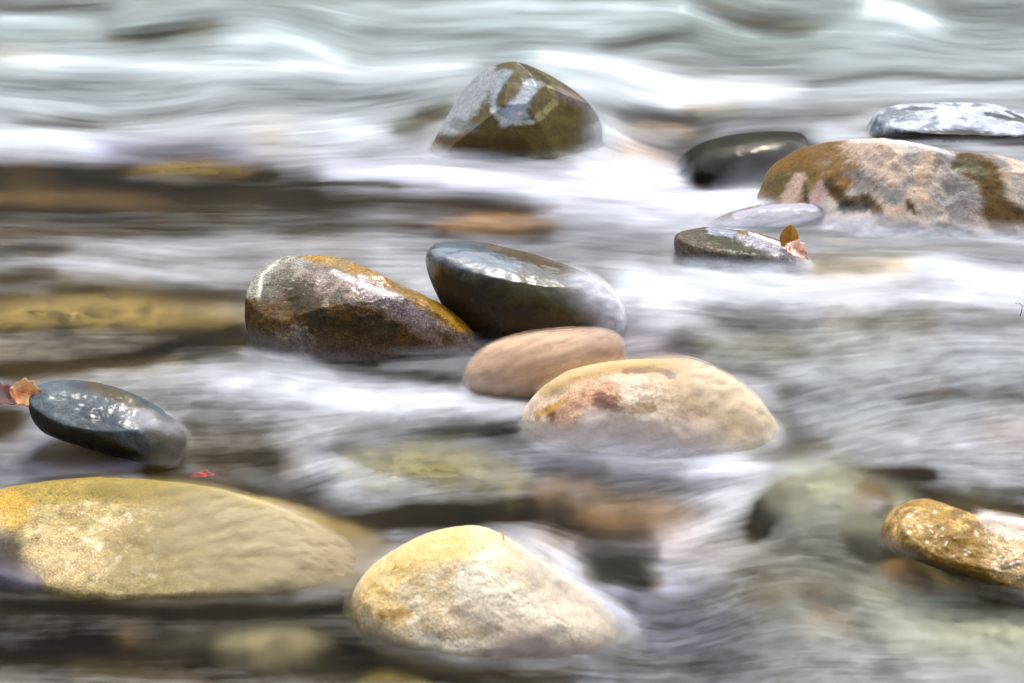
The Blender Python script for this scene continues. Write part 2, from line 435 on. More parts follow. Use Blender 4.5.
stone('submerged_rock', 'smooth pinkish tan rock under blurred water below the dark glossy boulder',
      [(466, 384), (474, 362), (490, 348), (525, 338), (570, 333), (605, 333), (622, 345), (615, 372), (585, 395), (520, 405), (475, 400)],
      (530, 390), 0.10, M_bed, [(214, 180, 140), (200, 156, 116)], wet0=0.1, relief=0.003, rf=6, seed=9, sub=6, veil=[([(480, 372), (530, 352), (600, 342), (640, 342)], 38, .9, (232, 200, 170)), ([(470, 384), (530, 394), (590, 390)], 12, .9, (176, 156, 148)), ([(600, 330), (625, 350)], 24, .9, (176, 156, 150))])

stone('boulder', 'rounded cream and rust boulder half covered by a milky sheet of water',
      [(520, 420), (530, 398), (548, 382), (575, 367), (620, 360), (672, 360), (714, 372), (746, 393), (768, 420), (780, 445), (760, 478),
       (700, 495), (620, 490), (555, 470), (525, 445)],
      (620, 448), 0.20, M_cream, [(232, 214, 190), (218, 190, 162)],
      paint=[([(545, 385), (600, 362), (680, 362)], 10, (206, 176, 120), .8, .3, .7),
             ([(700, 380), (750, 410), (740, 440)], 34, (226, 200, 154), .8, .3, .6),
             ([(560, 412), (575, 400), (600, 392)], 15, (196, 140, 100), .75, 1.2),
             ([(596, 398), (610, 404)], 8, (110, 60, 50), .85, 1.0),
             ([(620, 408), (645, 405)], 5, (130, 100, 50), .8, 1.2),
             ([(548, 408), (551, 416)], 4, (120, 72, 14), .9, .8),
             ([(537, 413), (560, 398)], 3.5, (200, 150, 60), .8, .8),
             ([(580, 392)], 3, (150, 110, 30), .8, .6),
             ([(622, 370), (650, 368), (668, 374)], 3, (140, 96, 74), .85, .8), ([(664, 373)], 4, (80, 60, 60), .9, .8),
             ([(590, 420), (640, 425)], 12, (235, 222, 208), .7, .5), ([(670, 430), (690, 410)], 8, (190, 150, 130), .5, 1.2)],
      cuts=[], wet0=0.2, relief=0.012, veil=[([(700, 375), (745, 400), (765, 430), (740, 455)], 38, .85, (240, 222, 192)), ([(690, 372), (730, 385)], 14, .5, (238, 224, 196)), ([(545, 390), (575, 378), (610, 368), (680, 364)], 6, .4, (214, 190, 142)), ([(535, 438), (600, 440), (660, 446), (720, 460)], 15, .9, (232, 226, 228)), ([(590, 418), (650, 424), (700, 430)], 12, .55, (236, 224, 216)), ([(776, 425), (770, 450)], 12, .8, (190, 180, 176))], rf=9, sub=7, seed=10)

stone('rock', 'long blue grey slate rock slanting into the water with an orange leaf behind it',
      [(29, 402), (33, 390), (46, 382), (72, 379), (100, 383), (130, 394), (160, 409), (184, 428), (186, 446), (170, 468), (140, 462), (95, 449),
       (55, 438), (36, 424)],
      (110, 456), 0.09, M_slate, [(70, 82, 90), (50, 60, 68)],
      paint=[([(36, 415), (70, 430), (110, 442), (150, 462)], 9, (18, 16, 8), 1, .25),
             ([(90, 384), (130, 400), (170, 425)], 5, (66, 58, 26), .95, .3),
             ([(140, 415), (165, 432)], 8, (116, 120, 128), .8, .5),
             ([(60, 400), (80, 412)], 12, (80, 92, 98), .7, .9),
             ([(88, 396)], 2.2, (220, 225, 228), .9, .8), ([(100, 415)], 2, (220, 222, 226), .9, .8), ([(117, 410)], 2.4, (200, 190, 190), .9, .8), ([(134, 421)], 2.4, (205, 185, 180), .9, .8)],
      cuts=[((0.1, 0.7, 0.7), 0.6, 0.85)], wet0=0.25, relief=0.006, rf=16, veil=[([(182, 432), (184, 455), (165, 466)], 14, .9, (150, 146, 144)), ([(150, 418), (172, 430)], 7, .7, (200, 200, 206)), ([(60, 448), (120, 462)], 8, .7, (80, 76, 76))], wetp=[([(130, 408), (170, 435)], 9, .9), ([(60, 392), (100, 400)], 9, .5)], seed=11)

stone('boulder', 'broad yellow algae boulder just under the water at the lower left',
      [(-60, 540), (-45, 507), (0, 487), (60, 481), (130, 480), (190, 485), (250, 500), (310, 522), (360, 548), (400, 582), (380, 610), (300, 640), (180, 650),
       (60, 640), (-30, 600)],
      (150, 592), 0.24, M_gold, [(192, 172, 116), (160, 138, 78), (210, 190, 140)],
      paint=[([(20, 490), (120, 483), (200, 495)], 14, (150, 124, 30), .9, .4), ([(150, 540), (200, 530)], 24, (140, 112, 44), .6, .8),
             ([(10, 500), (30, 510)], 14, (190, 150, 40), .8, .8), ([(0, 540), (30, 545)], 20, (44, 34, 26), .9, .3),
             ([(60, 545), (110, 548)], 16, (206, 180, 130), .7, .8), ([(290, 530), (360, 565)], 22, (186, 160, 112), .8, .3)],
      cuts=[((0, 0.6, 0.8), 0.7, 0.8)], wet0=0.4, relief=0.012, rf=9, sub=7, seed=12, veil=[([(240, 500), (330, 540), (380, 575)], 56, .95, (196, 182, 148)), ([(350, 540), (385, 575), (380, 600)], 22, .9, (150, 136, 112)), ([(100, 484), (200, 490), (260, 506)], 9, .5, (176, 160, 96)), ([(170, 540), (240, 560)], 46, .38, (196, 180, 136)), ([(0, 548), (40, 560)], 16, .6, (90, 80, 76)), ([(330, 530), (370, 555), (385, 580)], 20, .8, (180, 160, 130)), ([(20, 562), (60, 568)], 12, .6, (170, 166, 178)), ([(-40, 596), (60, 592), (200, 602), (330, 592)], 15, .75, (96, 86, 66))], zline=-0.005)

stone('boulder', 'pale cream boulder with pitted dry face at the bottom of the picture',
      [(350, 606), (356, 585), (372, 566), (395, 549), (425, 534), (458, 527), (480, 527), (505, 536), (535, 558), (575, 588), (615, 615), (640, 645),
       (630, 685), (560, 712), (470, 708), (400, 680), (360, 640)],
      (450, 645), 0.17, M_cream, [(232, 220, 196), (216, 192, 148)],
      paint=[([(385, 570), (420, 548), (460, 538)], 16, (226, 190, 110), .7, .9), ([(372, 590), (400, 605)], 14, (220, 180, 96), .6, .9),
             ([(385, 605), (412, 602)], 4, (170, 120, 40), .7, .9), ([(400, 560), (425, 575)], 7, (150, 124, 60), .5, 1.6),
             ([(455, 600), (470, 596)], 5, (140, 110, 90), .7, 1.2), ([(430, 615), (470, 620), (500, 612), (530, 620)], 5, (176, 140, 96), .55, 1.8),
             ([(480, 580), (540, 600), (580, 620)], 24, (240, 228, 204), .8, .5)],
      cuts=[((-0.15, 0.45, 0.85), 0.8, 0.5)], wet0=0.15, relief=0.009, rf=11, sub=7, seed=13, veil=[([(540, 560), (590, 592), (630, 640)], 20, .75, (232, 222, 206)), ([(500, 640), (570, 640), (625, 650)], 18, .9, (190, 176, 166)), ([(380, 630), (440, 648), (500, 655)], 12, .85, (176, 166, 150)), ([(352, 600), (358, 620)], 9, .7, (200, 186, 140)), ([(510, 535), (560, 572)], 8, .5, (240, 236, 230)), ([(470, 602), (540, 618)], 12, .35, (200, 186, 176))])

stone('boulder', 'golden brown algae covered boulder at the right edge under a dark arch of water',
      [(882, 538), (886, 522), (897, 510), (915, 502), (932, 501), (955, 508), (980, 517), (1010, 522), (1050, 530), (1085, 560), (1085, 622), (1040, 606),
       (1000, 592), (960, 576), (915, 560), (888, 548)],
      (1010, 590), 0.13, M_gold, [(176, 136, 44), (130, 94, 22), (196, 160, 80)],
      paint=[([(990, 545), (1024, 560), (1040, 590)], 22, (206, 176, 130), .85, .6), ([(980, 520), (1024, 530)], 8, (240, 226, 205), .9, .5),  # cream stone, with the wet highlight of its top edge painted in
             ([(895, 520), (915, 530)], 12, (206, 172, 110), .6, 1.2), ([(930, 535), (960, 545)], 16, (130, 96, 22), .7, 1.),
             ([(985, 560), (1000, 556)], 2.5, (70, 46, 10), .9, .6), ([(900, 548), (960, 572), (1010, 588)], 5, (84, 60, 20), .8, .6)],
      cuts=[((0.1, 0.6, 0.7), 0.7, 0.8)], wet0=0.6, relief=0.014, rf=14, sub=7, seed=14, veil=[([(884, 545), (900, 556)], 9, .7, (190, 180, 170)), ([(930, 572), (1000, 596), (1060, 608)], 9, .85, (150, 134, 112)), ([(980, 516), (1060, 530)], 8, .85, (246, 234, 224))])

# submerged streambed stones: (label, cx, cy, rx, ry, thick, z, colours, tilt)
def oval(cx, cy, rx, ry, tilt=0, k=14, seed=0):
    r = random.Random(seed)
    out = []
    for i in range(k):
        t = 2 * math.pi * i / k
        m = 1 + r.uniform(-0.08, 0.08)
        x, y = rx * math.cos(t) * m, ry * math.sin(t) * m
        a = math.radians(tilt)
        out.append((cx + x * math.cos(a) - y * math.sin(a), cy + x * math.sin(a) + y * math.cos(a)))
    return out

SUBM = [
 ('long ochre rock under shallow water left of the brown boulder', 95, 338, 150, 32, 0.16, (140, 120, 74), (166, 142, 88), 0, .004),
 ('small ochre rock under the dark water near the upper left', 195, 182, 66, 20, 0.12, (150, 124, 52), (120, 96, 40), 0, .03),
 ('brown rock under dark water at the left edge of the upper pool', 60, 218, 110, 26, 0.12, (104, 78, 40), (84, 66, 40), 2, .05),
 ('ochre rock under the rippled water behind the dark glossy boulder', 500, 240, 66, 24, 0.12, (160, 116, 46), (140, 90, 34), 0, .02),
 ('olive rock under blurred water between the slate rock and cream boulder', 440, 492, 104, 36, 0.16, (130, 124, 74), (156, 148, 104), 6, .000),
 ('pinkish rock under blurred water right of the olive submerged rock', 570, 510, 42, 30, 0.10, (150, 124, 104), (130, 104, 84), 0, .02),
 ('orange brown rock under blurred water above the small dark rock', 640, 530, 70, 26, 0.10, (150, 120, 84), (130, 100, 70), 3, .03),
 ('small dark rock showing through white water right of the cream boulder', 618, 576, 46, 22, 0.09, (20, 22, 14), (34, 36, 24), 4, .002),
 ('big grey green rock under water below the dark arch of water', 852, 552, 112, 66, 0.17, (184, 184, 170), (168, 170, 160), 34, .02),
 ('tan rock under the dark arch of water beside the golden boulder', 855, 520, 40, 40, 0.10, (150, 130, 104), (134, 112, 86), 0, .03),
 ('small round tan stone below the golden boulder', 905, 585, 26, 14, 0.06, (214, 164, 104), (200, 150, 96), 0, .015),
 ('large pale green rock under water in the lower right corner', 975, 668, 106, 66, 0.18, (196, 196, 176), (180, 182, 162), 4, .006),
 ('pinkish stone under the lower right water beside the pale green rock', 825, 640, 32, 24, 0.08, (160, 138, 120), (140, 122, 106), 0, .03),
 ('pale greenish oblong rock under dark water at the bottom edge', 272, 656, 70, 38, 0.10, (184, 174, 140), (164, 152, 120), 3, .05),
 ('small ochre stone under dark water near the bottom edge', 134, 636, 18, 22, 0.05, (176, 140, 84), (150, 116, 66), 12, .04),
 ('dull brown rock under dark water at the bottom left corner', 40, 620, 80, 34, 0.10, (92, 74, 44), (84, 68, 44), 0, .03),
 ('dull grey stone under dark water left of the pale oblong rock', 180, 650, 40, 30, 0.07, (130, 120, 96), (114, 104, 84), 0, .06),
 ('mossy olive stone under dark water at the very bottom left of the cream boulder', 395, 700, 46, 26, 0.07, (130, 114, 50), (110, 96, 44), 0, .015),
 ('brown stone tip under water right behind the faceted boulder', 655, 152, 46, 28, 0.14, (140, 108, 78), (118, 92, 70), 0, .008),
 ('brown stone tip under water at the left foot of the faceted boulder', 432, 140, 20, 22, 0.08, (96, 74, 40), (80, 62, 36), -30, .004),
 ('olive rock under shallow water right behind the leaf covered rock', 850, 262, 56, 20, 0.10, (150, 116, 60), (130, 104, 60), 0, .03),
 ('green brown rock under the grey water above the rust cream boulder', 765, 360, 70, 24, 0.12, (96, 86, 50), (80, 76, 50), 0, .04),
 ('tan rock under water between the white rock and pink boulder', 990, 160, 60, 20, 0.12, (160, 110, 50), (140, 100, 50), 6, .004),
]
for i, (lab, cx, cy, rx, ry, tk, k1, k2, tilt, cov) in enumerate(SUBM):
    hid = cov > 0.009
    cy = cy + (cov + .03) * 260
    stone('submerged_rock', lab, oval(cx, cy, rx, ry, tilt, seed=i), (cx, cy + ry * 0.55), tk, M_bed, [k1, k2, [c * .8 for c in k1]], ztop=-cov - (0.03 if i != 7 else 0.012),
          wet0=0.05, relief=0.012, rf=10, sub=6, seed=30 + i, cover=0.0, group='stones under the water')

# ------------------------------------------------------------------ water fields
STEP = 1.2
gx = np.arange(-150, 1174, STEP); gy = np.arange(-60, 750, STEP)
GX, GY = np.meshgrid(gx, gy)
ny, nx = GX.shape

def blur(F, sx, sy):
    py, pxx = int(4 * sy / STEP) + 2, int(4 * sx / STEP) + 2
    A = np.pad(F, ((py, py), (pxx, pxx)), mode='edge')
    fy = np.fft.fftfreq(A.shape[0], STEP)[:, None]; fx = np.fft.rfftfreq(A.shape[1], STEP)[None]
    K = np.exp(-2 * (math.pi ** 2) * ((fx * sx) ** 2 + (fy * sy) ** 2))
    B = np.fft.irfft2(np.fft.rfft2(A) * K, A.shape)
    return B[py:py + F.shape[0], pxx:pxx + F.shape[1]]

FLOW = [(60, 20, -2), (155, 30, -9), (60, 105, 8), (200, 98, -14), (250, 60, 2), (320, 45, 25), (450, 20, -4), (620, 75, 26), (640, 42, -20), (715, 25, 28),
        (880, 15, 4), (915, 20, 22), (780, 40, -8), (700, 92, 5), (900, 80, -4), (400, 110, -6), (418, 118, -30), (200, 150, 0), (200, 200, 0), (450, 190, 5), (615, 125, 60),
        (650, 135, 30), (690, 130, -30), (720, 110, -8), (640, 190, 4), (150, 270, 8), (100, 330, 0), (200, 350, -6), (300, 380, 16), (450, 400, -4), (300, 440, -16), (200, 440, 0),
        (500, 470, -6), (700, 460, 2), (640, 290, 12), (610, 330, -25), (720, 290, 12), (850, 290, -6), (960, 275, 10), (900, 350, -10), (950, 400, -12), (850, 430, -22), (790, 400, -45),
        (700, 500, -32), (560, 550, 48), (620, 610, 34), (700, 620, -24), (760, 600, -50), (820, 600, 24), (950, 620, -12), (775, 500, -60), (850, 478, -8), (950, 490, 8), (100, 600, 0), (250, 560, 12),
        (350, 520, 0), (450, 500, -8), (330, 480, -24), (60, 470, -3), (900, 250, 2), (560, 350, -14), (680, 365, 8), (755, 410, 55), (400, 450, -10), (100, 660, 0), (500, 670, 0),
        (720, 190, -6), (420, 170, 3), (20, 50, 3), (1000, 20, -4), (1000, 120, 0), (1000, 320, 4), (880, 560, 30), (1000, 600, 20)]
num = np.zeros_like(GX); den = np.zeros_like(GX)
for (x, y, d) in FLOW:
    w = 1 / (((GX - x) / 1.6) ** 2 + (GY - y) ** 2 + 500) ** 1.5
    num += w * math.radians(max(-30, min(34, d)) * (0.95 if y < 160 else 0.9)); den += w
ANG = num / den
VX, VY = np.cos(ANG), np.sin(ANG)

def samp(F, xi, yi):
    xi = np.clip(xi, 0, nx - 1.001); yi = np.clip(yi, 0, ny - 1.001)
    x0 = xi.astype(np.int32); y0 = yi.astype(np.int32); fx = xi - x0; fy = yi - y0
    f = F.ravel(); k = y0 * nx + x0
    return (f[k] * (1 - fx) + f[k + 1] * fx) * (1 - fy) + (f[k + nx] * (1 - fx) + f[k + nx + 1] * fx) * fy

def lic(fields, steps, ds):
    IX, IY = np.meshgrid(np.arange(nx, dtype=float), np.arange(ny, dtype=float))
    acc = [F.copy() for F in fields]; wsum = 1.0
    for s in (1, -1):
        x, y = IX.copy(), IY.copy()
        for i in range(steps):
            vx = samp(VX, x, y); vy = samp(VY, x, y)
            x += s * ds * vx; y += s * ds * vy
            w = 0.5 + 0.5 * math.cos(math.pi * (i + 1) / (steps + 1))
            for a, F in zip(acc, fields): a += w * samp(F, x, y)
            wsum += w if s == 1 else w
    return [a / wsum for a in acc]

# tone list: (points, half width, tone 0..1, strength)
T = [
 # ---- upper rapids
 ([(-150, 3), (110, 5)], 6, .42, .8), ([(120, 12), (340, 8)], 8, .72, .6), ([(0, 18), (90, 22)], 6, .86, .8),
 ([(115, 34), (150, 30), (210, 23)], 8, .34, .8), ([(140, 35), (165, 32)], 5, .28, .6),
 ([(0, 60), (130, 63), (230, 68), (340, 66)], 8, .95, .8), ([(230, 40), (275, 34), (305, 44), (340, 58)], 12, .95, .7),
 ([(0, 85), (60, 83), (130, 80)], 7, .55, .7), ([(0, 98), (50, 107), (110, 109), (170, 98), (230, 84)], 6, .86, .6), ([(110, 92), (180, 88)], 8, .64, .8),
 ([(60, 118), (120, 116), (200, 109), (280, 99), (350, 92)], 5, .48, .8), ([(20, 121), (80, 124), (130, 126)], 4, .38, .9),
 ([(-80, 140), (50, 138), (95, 146)], 12, .92, .9), ([(110, 132), (250, 122), (345, 126)], 13, .80, .8), ([(340, 130), (400, 134)], 9, .88, .9),
 ([(120, 150), (240, 152)], 9, .60, .9), ([(230, 146), (300, 150), (350, 158)], 10, .74, .8),
 ([(342, 95), (430, 92)], 8, .60, .8), ([(350, 72), (450, 66), (470, 60)], 9, .90, .9), ([(342, 20), (420, 25), (600, 20)], 6, .80, .8), ([(360, 30), (440, 30), (520, 36)], 6, .55, .6),
 ([(430, 8), (560, 6), (640, 6)], 5, .90, .8), ([(350, 4), (420, 10)], 4, .9, .7), ([(360, 48), (440, 46), (540, 44)], 5, .68, .7),
 ([(400, 128), (420, 118), (445, 104)], 7, .42, .9), ([(408, 122), (430, 110)], 3, .55, .6),
 ([(560, 22), (620, 15), (690, 6)], 7, .84, .8), ([(590, 32), (640, 28), (683, 20)], 5, .92, .7), ([(600, 46), (650, 36), (690, 28)], 7, .42, .8),
 ([(600, 62), (660, 58), (700, 62)], 10, .60, .9), ([(680, 70), (760, 66), (800, 72)], 10, .56, .9),
 ([(545, 56), (600, 62), (650, 76), (700, 92), (720, 98)], 9, .98, 1), ([(530, 60), (570, 80), (620, 90), (680, 104)], 8, .92, .8),
 ([(670, 100), (720, 90), (790, 95)], 9, .98, .95), ([(690, 108), (740, 106)], 5, .82, .8), ([(730, 82), (800, 88)], 4, .72, .8),
 ([(683, 6), (715, 18), (755, 34)], 5, .98, .95), ([(700, 4), (745, 16), (800, 22)], 10, .48, .8), ([(735, 20), (790, 30), (820, 26)], 8, .42, .7),
 ([(820, 34), (850, 22), (880, 10), (900, 6)], 6, .86, .8), ([(870, 4), (905, 14), (935, 26)], 9, 1.0, 1), ([(950, 8), (1100, 14)], 12, .50, .9), ([(850, 36), (940, 30)], 7, .86, .8),
 ([(760, 45), (900, 46), (1100, 42)], 8, .68, .8), ([(820, 60), (920, 62), (1100, 58)], 8, .76, .7), ([(815, 82), (850, 76), (890, 72), (960, 76), (1100, 74)], 4, .42, .8),
 ([(830, 90), (900, 88), (1100, 90)], 7, .80, .9), ([(690, 116), (760, 112), (860, 108)], 7, .47, .9), ([(700, 122), (800, 124)], 6, .60, .8), ([(800, 134), (835, 132), (860, 136)], 7, .82, .9), ([(780, 99), (880, 98)], 5, .64, .8),
 ([(885, 145), (930, 142), (980, 146)], 6, .74, .9), ([(905, 150), (1000, 158)], 4, .45, .8), ([(1000, 150), (1060, 156)], 6, .66, .8),
 ([(600, 108), (660, 112), (700, 118)], 6, .45, .85), ([(606, 118), (625, 140), (640, 158)], 10, .86, .8), ([(640, 125), (655, 150)], 9, .58, .7), ([(675, 150), (688, 134), (710, 126)], 8, .40, .9),
 # ---- sheet over the dark rock
 
 # ---- dark pool, left
 ([(-150, 164), (100, 166), (190, 164), (270, 168)], 6, .26, .9), ([(-150, 200), (120, 196), (330, 192)], 22, .18, .95), ([(330, 190), (400, 196), (520, 206)], 9, .26, .9), ([(-150, 176), (110, 178)], 8, .16, .9),
 ([(-100, 228), (120, 228), (250, 222), (420, 222)], 7, .34, .8), ([(440, 225), (550, 228)], 8, .28, .8),
 ([(330, 170), (430, 172), (520, 182), (620, 192), (700, 206)], 12, .88, .95), ([(590, 165), (690, 176), (755, 192), (690, 202)], 14, .98, 1), ([(740, 188), (760, 200)], 8, .95, .9), ([(360, 182), (440, 186)], 5, .55, .6),
 ([(300, 212), (360, 204), (430, 208)], 5, .35, .6), ([(560, 206), (640, 217), (700, 222)], 10, .76, .9), ([(560, 236), (660, 240)], 8, .58, .8), ([(590, 250), (670, 256)], 8, .52, .8),
 ([(700, 232), (670, 226), (700, 212)], 5, .7, .7), ([(735, 222), (790, 220), (830, 226), (1100, 232)], 7, .62, .9), ([(800, 236), (900, 244), (1100, 250)], 8, .60, .9), ([(600, 262), (660, 266)], 6, .62, .8), ([(680, 256), (760, 270)], 4, .8, .5),
 # ---- left middle
 ([(-100, 245), (60, 246)], 8, .38, .9), ([(60, 260), (130, 266), (240, 282)], 8, .72, .9), ([(120, 246), (250, 240), (420, 244)], 7, .62, .9), ([(190, 262), (250, 268)], 8, .66, .8), ([(380, 258), (425, 275)], 16, .74, .9), ([(320, 246), (360, 252)], 4, .6, .8),
 ([(60, 288), (160, 292), (250, 290)], 8, .28, .9), ([(-100, 272), (50, 275)], 9, .34, .9), ([(-100, 300), (30, 298)], 5, .30, .9), ([(-100, 320), (100, 312), (230, 325)], 12, .10, .9), ([(-60, 342), (80, 338), (180, 348)], 8, .50, .85), ([(150, 325), (240, 328)], 6, .24, .8),
 ([(-100, 368), (60, 362), (130, 356), (190, 340), (250, 338)], 8, .16, .95), ([(180, 350), (260, 352)], 8, .36, .9),
 ([(100, 374), (210, 378)], 7, .62, .9), ([(150, 390), (230, 398)], 8, .48, .9), ([(250, 352), (280, 362), (330, 374)], 7, .74, .9), ([(220, 376), (290, 384), (400, 398), (520, 402)], 16, .80, .95), ([(320, 396), (400, 400), (500, 394)], 8, .95, .9),
 ([(300, 424), (360, 428), (440, 414)], 12, .66, .9), ([(430, 430), (510, 424)], 9, .34, .9), ([(320, 356), (400, 368), (460, 378)], 6, .36, .9), ([(255, 338), (300, 344), (380, 358)], 4, .12, .8),
 ([(185, 420), (260, 430)], 10, .42, .9), ([(190, 448), (270, 456)], 12, .28, .9), ([(-60, 425), (10, 418)], 12, .15, 1), ([(45, 448), (90, 458), (130, 468)], 7, .56, .9), ([(-60, 466), (30, 464), (120, 474)], 9, .55, .9), ([(150, 474), (200, 480), (250, 488)], 7, .30, .8), ([(0, 382), (20, 384)], 4, .3, .8),
 ([(300, 452), (345, 462), (340, 484)], 12, .72, .9), ([(345, 440), (380, 450)], 10, .6, .8), ([(380, 442), (480, 448), (600, 458), (690, 466)], 9, .66, .9), ([(690, 466), (760, 464), (810, 470)], 7, .90, .95), ([(600, 446), (660, 452), (700, 458)], 8, .72, .7),
 ([(250, 490), (310, 500)], 8, .34, .8), ([(330, 526), (380, 516), (470, 508), (560, 502)], 10, .15, .98), ([(480, 480), (560, 480), (660, 478)], 8, .48, .8), ([(400, 468), (460, 470)], 5, .3, .7),
 ([(560, 516), (640, 520)], 16, .26, .9), ([(600, 490), (650, 482)], 8, .5, .7), ([(520, 530), (560, 548), (585, 580), (620, 612)], 9, .84, .9), ([(570, 540), (610, 544), (690, 538)], 7, .66, .9),
 ([(660, 545), (700, 530), (740, 500), (760, 482)], 12, .82, .95), ([(690, 500), (740, 490)], 9, .86, .9), ([(650, 508), (700, 505)], 7, .45, .8), ([(680, 572), (740, 548), (770, 560)], 16, .70, .9), ([(588, 594), (650, 592), (700, 580)], 6, .62, .8),
 ([(640, 612), (760, 600)], 18, .46, .9), ([(560, 660), (700, 655)], 20, .46, .9), ([(690, 655), (760, 660)], 16, .42, .8), ([(740, 570), (790, 590)], 8, .36, .7), ([(830, 610), (890, 640), (880, 670)], 10, .34, .8),
 ([(790, 585), (860, 592)], 12, .48, .8), ([(900, 600), (1100, 610)], 12, .54, .9), ([(930, 640), (1100, 650)], 20, .44, .8), ([(740, 640), (860, 672)], 16, .44, .8), ([(790, 520), (850, 570)], 32, .48, .9), ([(860, 570), (930, 588)], 8, .42, .85),
 ([(-60, 602), (100, 602), (250, 608), (350, 602)], 9, .18, .9), ([(-60, 640), (350, 650)], 26, .20, .92), ([(-60, 560), (40, 575)], 12, .28, .8), ([(0, 628), (20, 630)], 8, .4, .7), ([(350, 660), (560, 678)], 14, .24, .9), ([(100, 590), (340, 572)], 8, .3, .6),
 # ---- right middle
 ([(632, 272), (650, 290), (660, 310)], 16, .84, .95), ([(650, 286), (720, 282), (800, 288), (860, 290)], 14, .93, 1), ([(700, 270), (780, 276)], 8, .88, .8), ([(850, 272), (930, 264), (1000, 278), (1100, 292)], 11, .96, 1), ([(840, 296), (940, 290), (1100, 304)], 8, .84, .9),
 ([(820, 262), (880, 264)], 6, .60, .8), ([(850, 322), (930, 320), (1000, 318)], 6, .55, .8), ([(760, 312), (840, 308)], 7, .70, .8), ([(640, 318), (700, 316)], 8, .74, .8), ([(640, 340), (690, 345)], 10, .38, .9), ([(700, 348), (800, 346)], 8, .40, .85),
 ([(700, 364), (770, 372)], 8, .36, .9), ([(800, 330), (900, 340), (1100, 335)], 8, .66, .8), ([(780, 372), (880, 360), (1100, 352)], 10, .66, .8), ([(790, 395), (880, 380), (980, 374)], 8, .52, .8), ([(900, 392), (960, 390), (1100, 396)], 6, .32, .85),
 ([(785, 390), (790, 420), (800, 436)], 10, .26, .9), ([(750, 452), (830, 440)], 7, .34, .8), ([(830, 410), (900, 408), (1100, 412)], 9, .60, .8), ([(840, 440), (920, 430), (1100, 426)], 12, .70, .85), ([(820, 456), (900, 456)], 7, .66, .8),
 ([(762, 522), (770, 496), (800, 480), (860, 472), (930, 470)], 6, .08, .98), ([(752, 530), (762, 505)], 7, .10, .8), ([(880, 538), (886, 518), (900, 504), (920, 496), (960, 500), (1010, 512), (1080, 524)], 6.5, .06, 1),
 ([(935, 468), (1100, 464)], 7, .64, .9), ([(900, 484), (960, 486), (1100, 492)], 6, .42, .9), ([(1000, 478), (1100, 480)], 4, .66, .7), ([(870, 486), (930, 490)], 5, .18, .8), ([(985, 513), (1100, 520)], 4.5, .95, .95),
 ([(845, 500), (870, 525), (872, 540)], 9, .16, .85), ([(845, 525), (858, 545), (868, 552)], 7, .12, .8), ([(800, 500), (830, 492)], 8, .3, .7),
 ([(900, 560), (960, 585), (1030, 606)], 6, .28, .8),
 ([(40, 190), (160, 194), (270, 201)], 3, .34, .8), ([(-40, 212), (120, 208), (200, 212)], 3.5, .38, .8), ([(220, 184), (330, 179), (400, 184)], 3, .30, .8), ([(300, 206), (380, 198)], 3, .36, .7), ([(60, 176), (130, 180)], 2.5, .26, .8), ([(20, 306), (140, 300), (240, 308)], 3.5, .42, .7), ([(60, 328), (200, 332)], 3, .36, .7), ([(-40, 625), (120, 622)], 3.5, .34, .7), ([(120, 664), (340, 668)], 4, .3, .7), ([(180, 628), (330, 624)], 3, .30, .7),
 # ---- sheet over the dark rock, dark arch, dark stone
 ([(700, 168), (716, 156), (756, 148), (800, 144)], 12, .06, 1), ([(698, 174), (760, 172)], 9, .08, 1), ([(690, 150), (740, 134), (800, 131)], 4, .40, .7), ([(742, 163), (765, 162)], 4, .45, .8), ([(680, 192), (740, 191)], 5, .97, .9),
 ([(764, 524), (768, 500), (790, 484), (850, 474), (925, 471)], 6, .04, 1), ([(882, 540), (886, 520), (900, 504), (925, 495), (970, 499), (1010, 508), (1100, 522)], 8, .03, 1), ([(990, 518), (1100, 526)], 4, .95, .9),
 ([(592, 570), (618, 566), (650, 572)], 11, .04, 1), ([(470, 392), (540, 398)], 6, .25, .9), ([(340, 562), (385, 582)], 12, .2, .9), ([(930, 592), (1060, 618)], 9, .42, .9), ([(700, 165), (740, 160), (780, 165)], 14, .06, .9), ([(742, 163), (765, 162)], 4, .4, .8), ([(345, 520), (400, 508), (470, 508), (560, 494)], 7, .16, .8),
]
tone = np.full(GX.shape, 0.60) + 0.06 * (1 - sm(GY, 90, 130))
tone += (sm(GY, 170, 240) * -0.05)
_q = np.stack([GX / 90, GY / 45, GX * 0], -1)
WXX = GX + 12 * fbm(_q, 1, 3, .5, 31.) * sm(GY, 100, 180) ; WYY = GY + 7 * fbm(_q, 1, 3, .5, 57.) * (0.4 + 0.6 * sm(GY, 100, 180))
for pts, hw, val, st in T:
    d = seg_dist(WXX, WYY, pts)
    # widen along the current
    w = st * np.exp(-(d / (hw * 1.15)) ** 2)
    tone = tone * (1 - w) + val * w

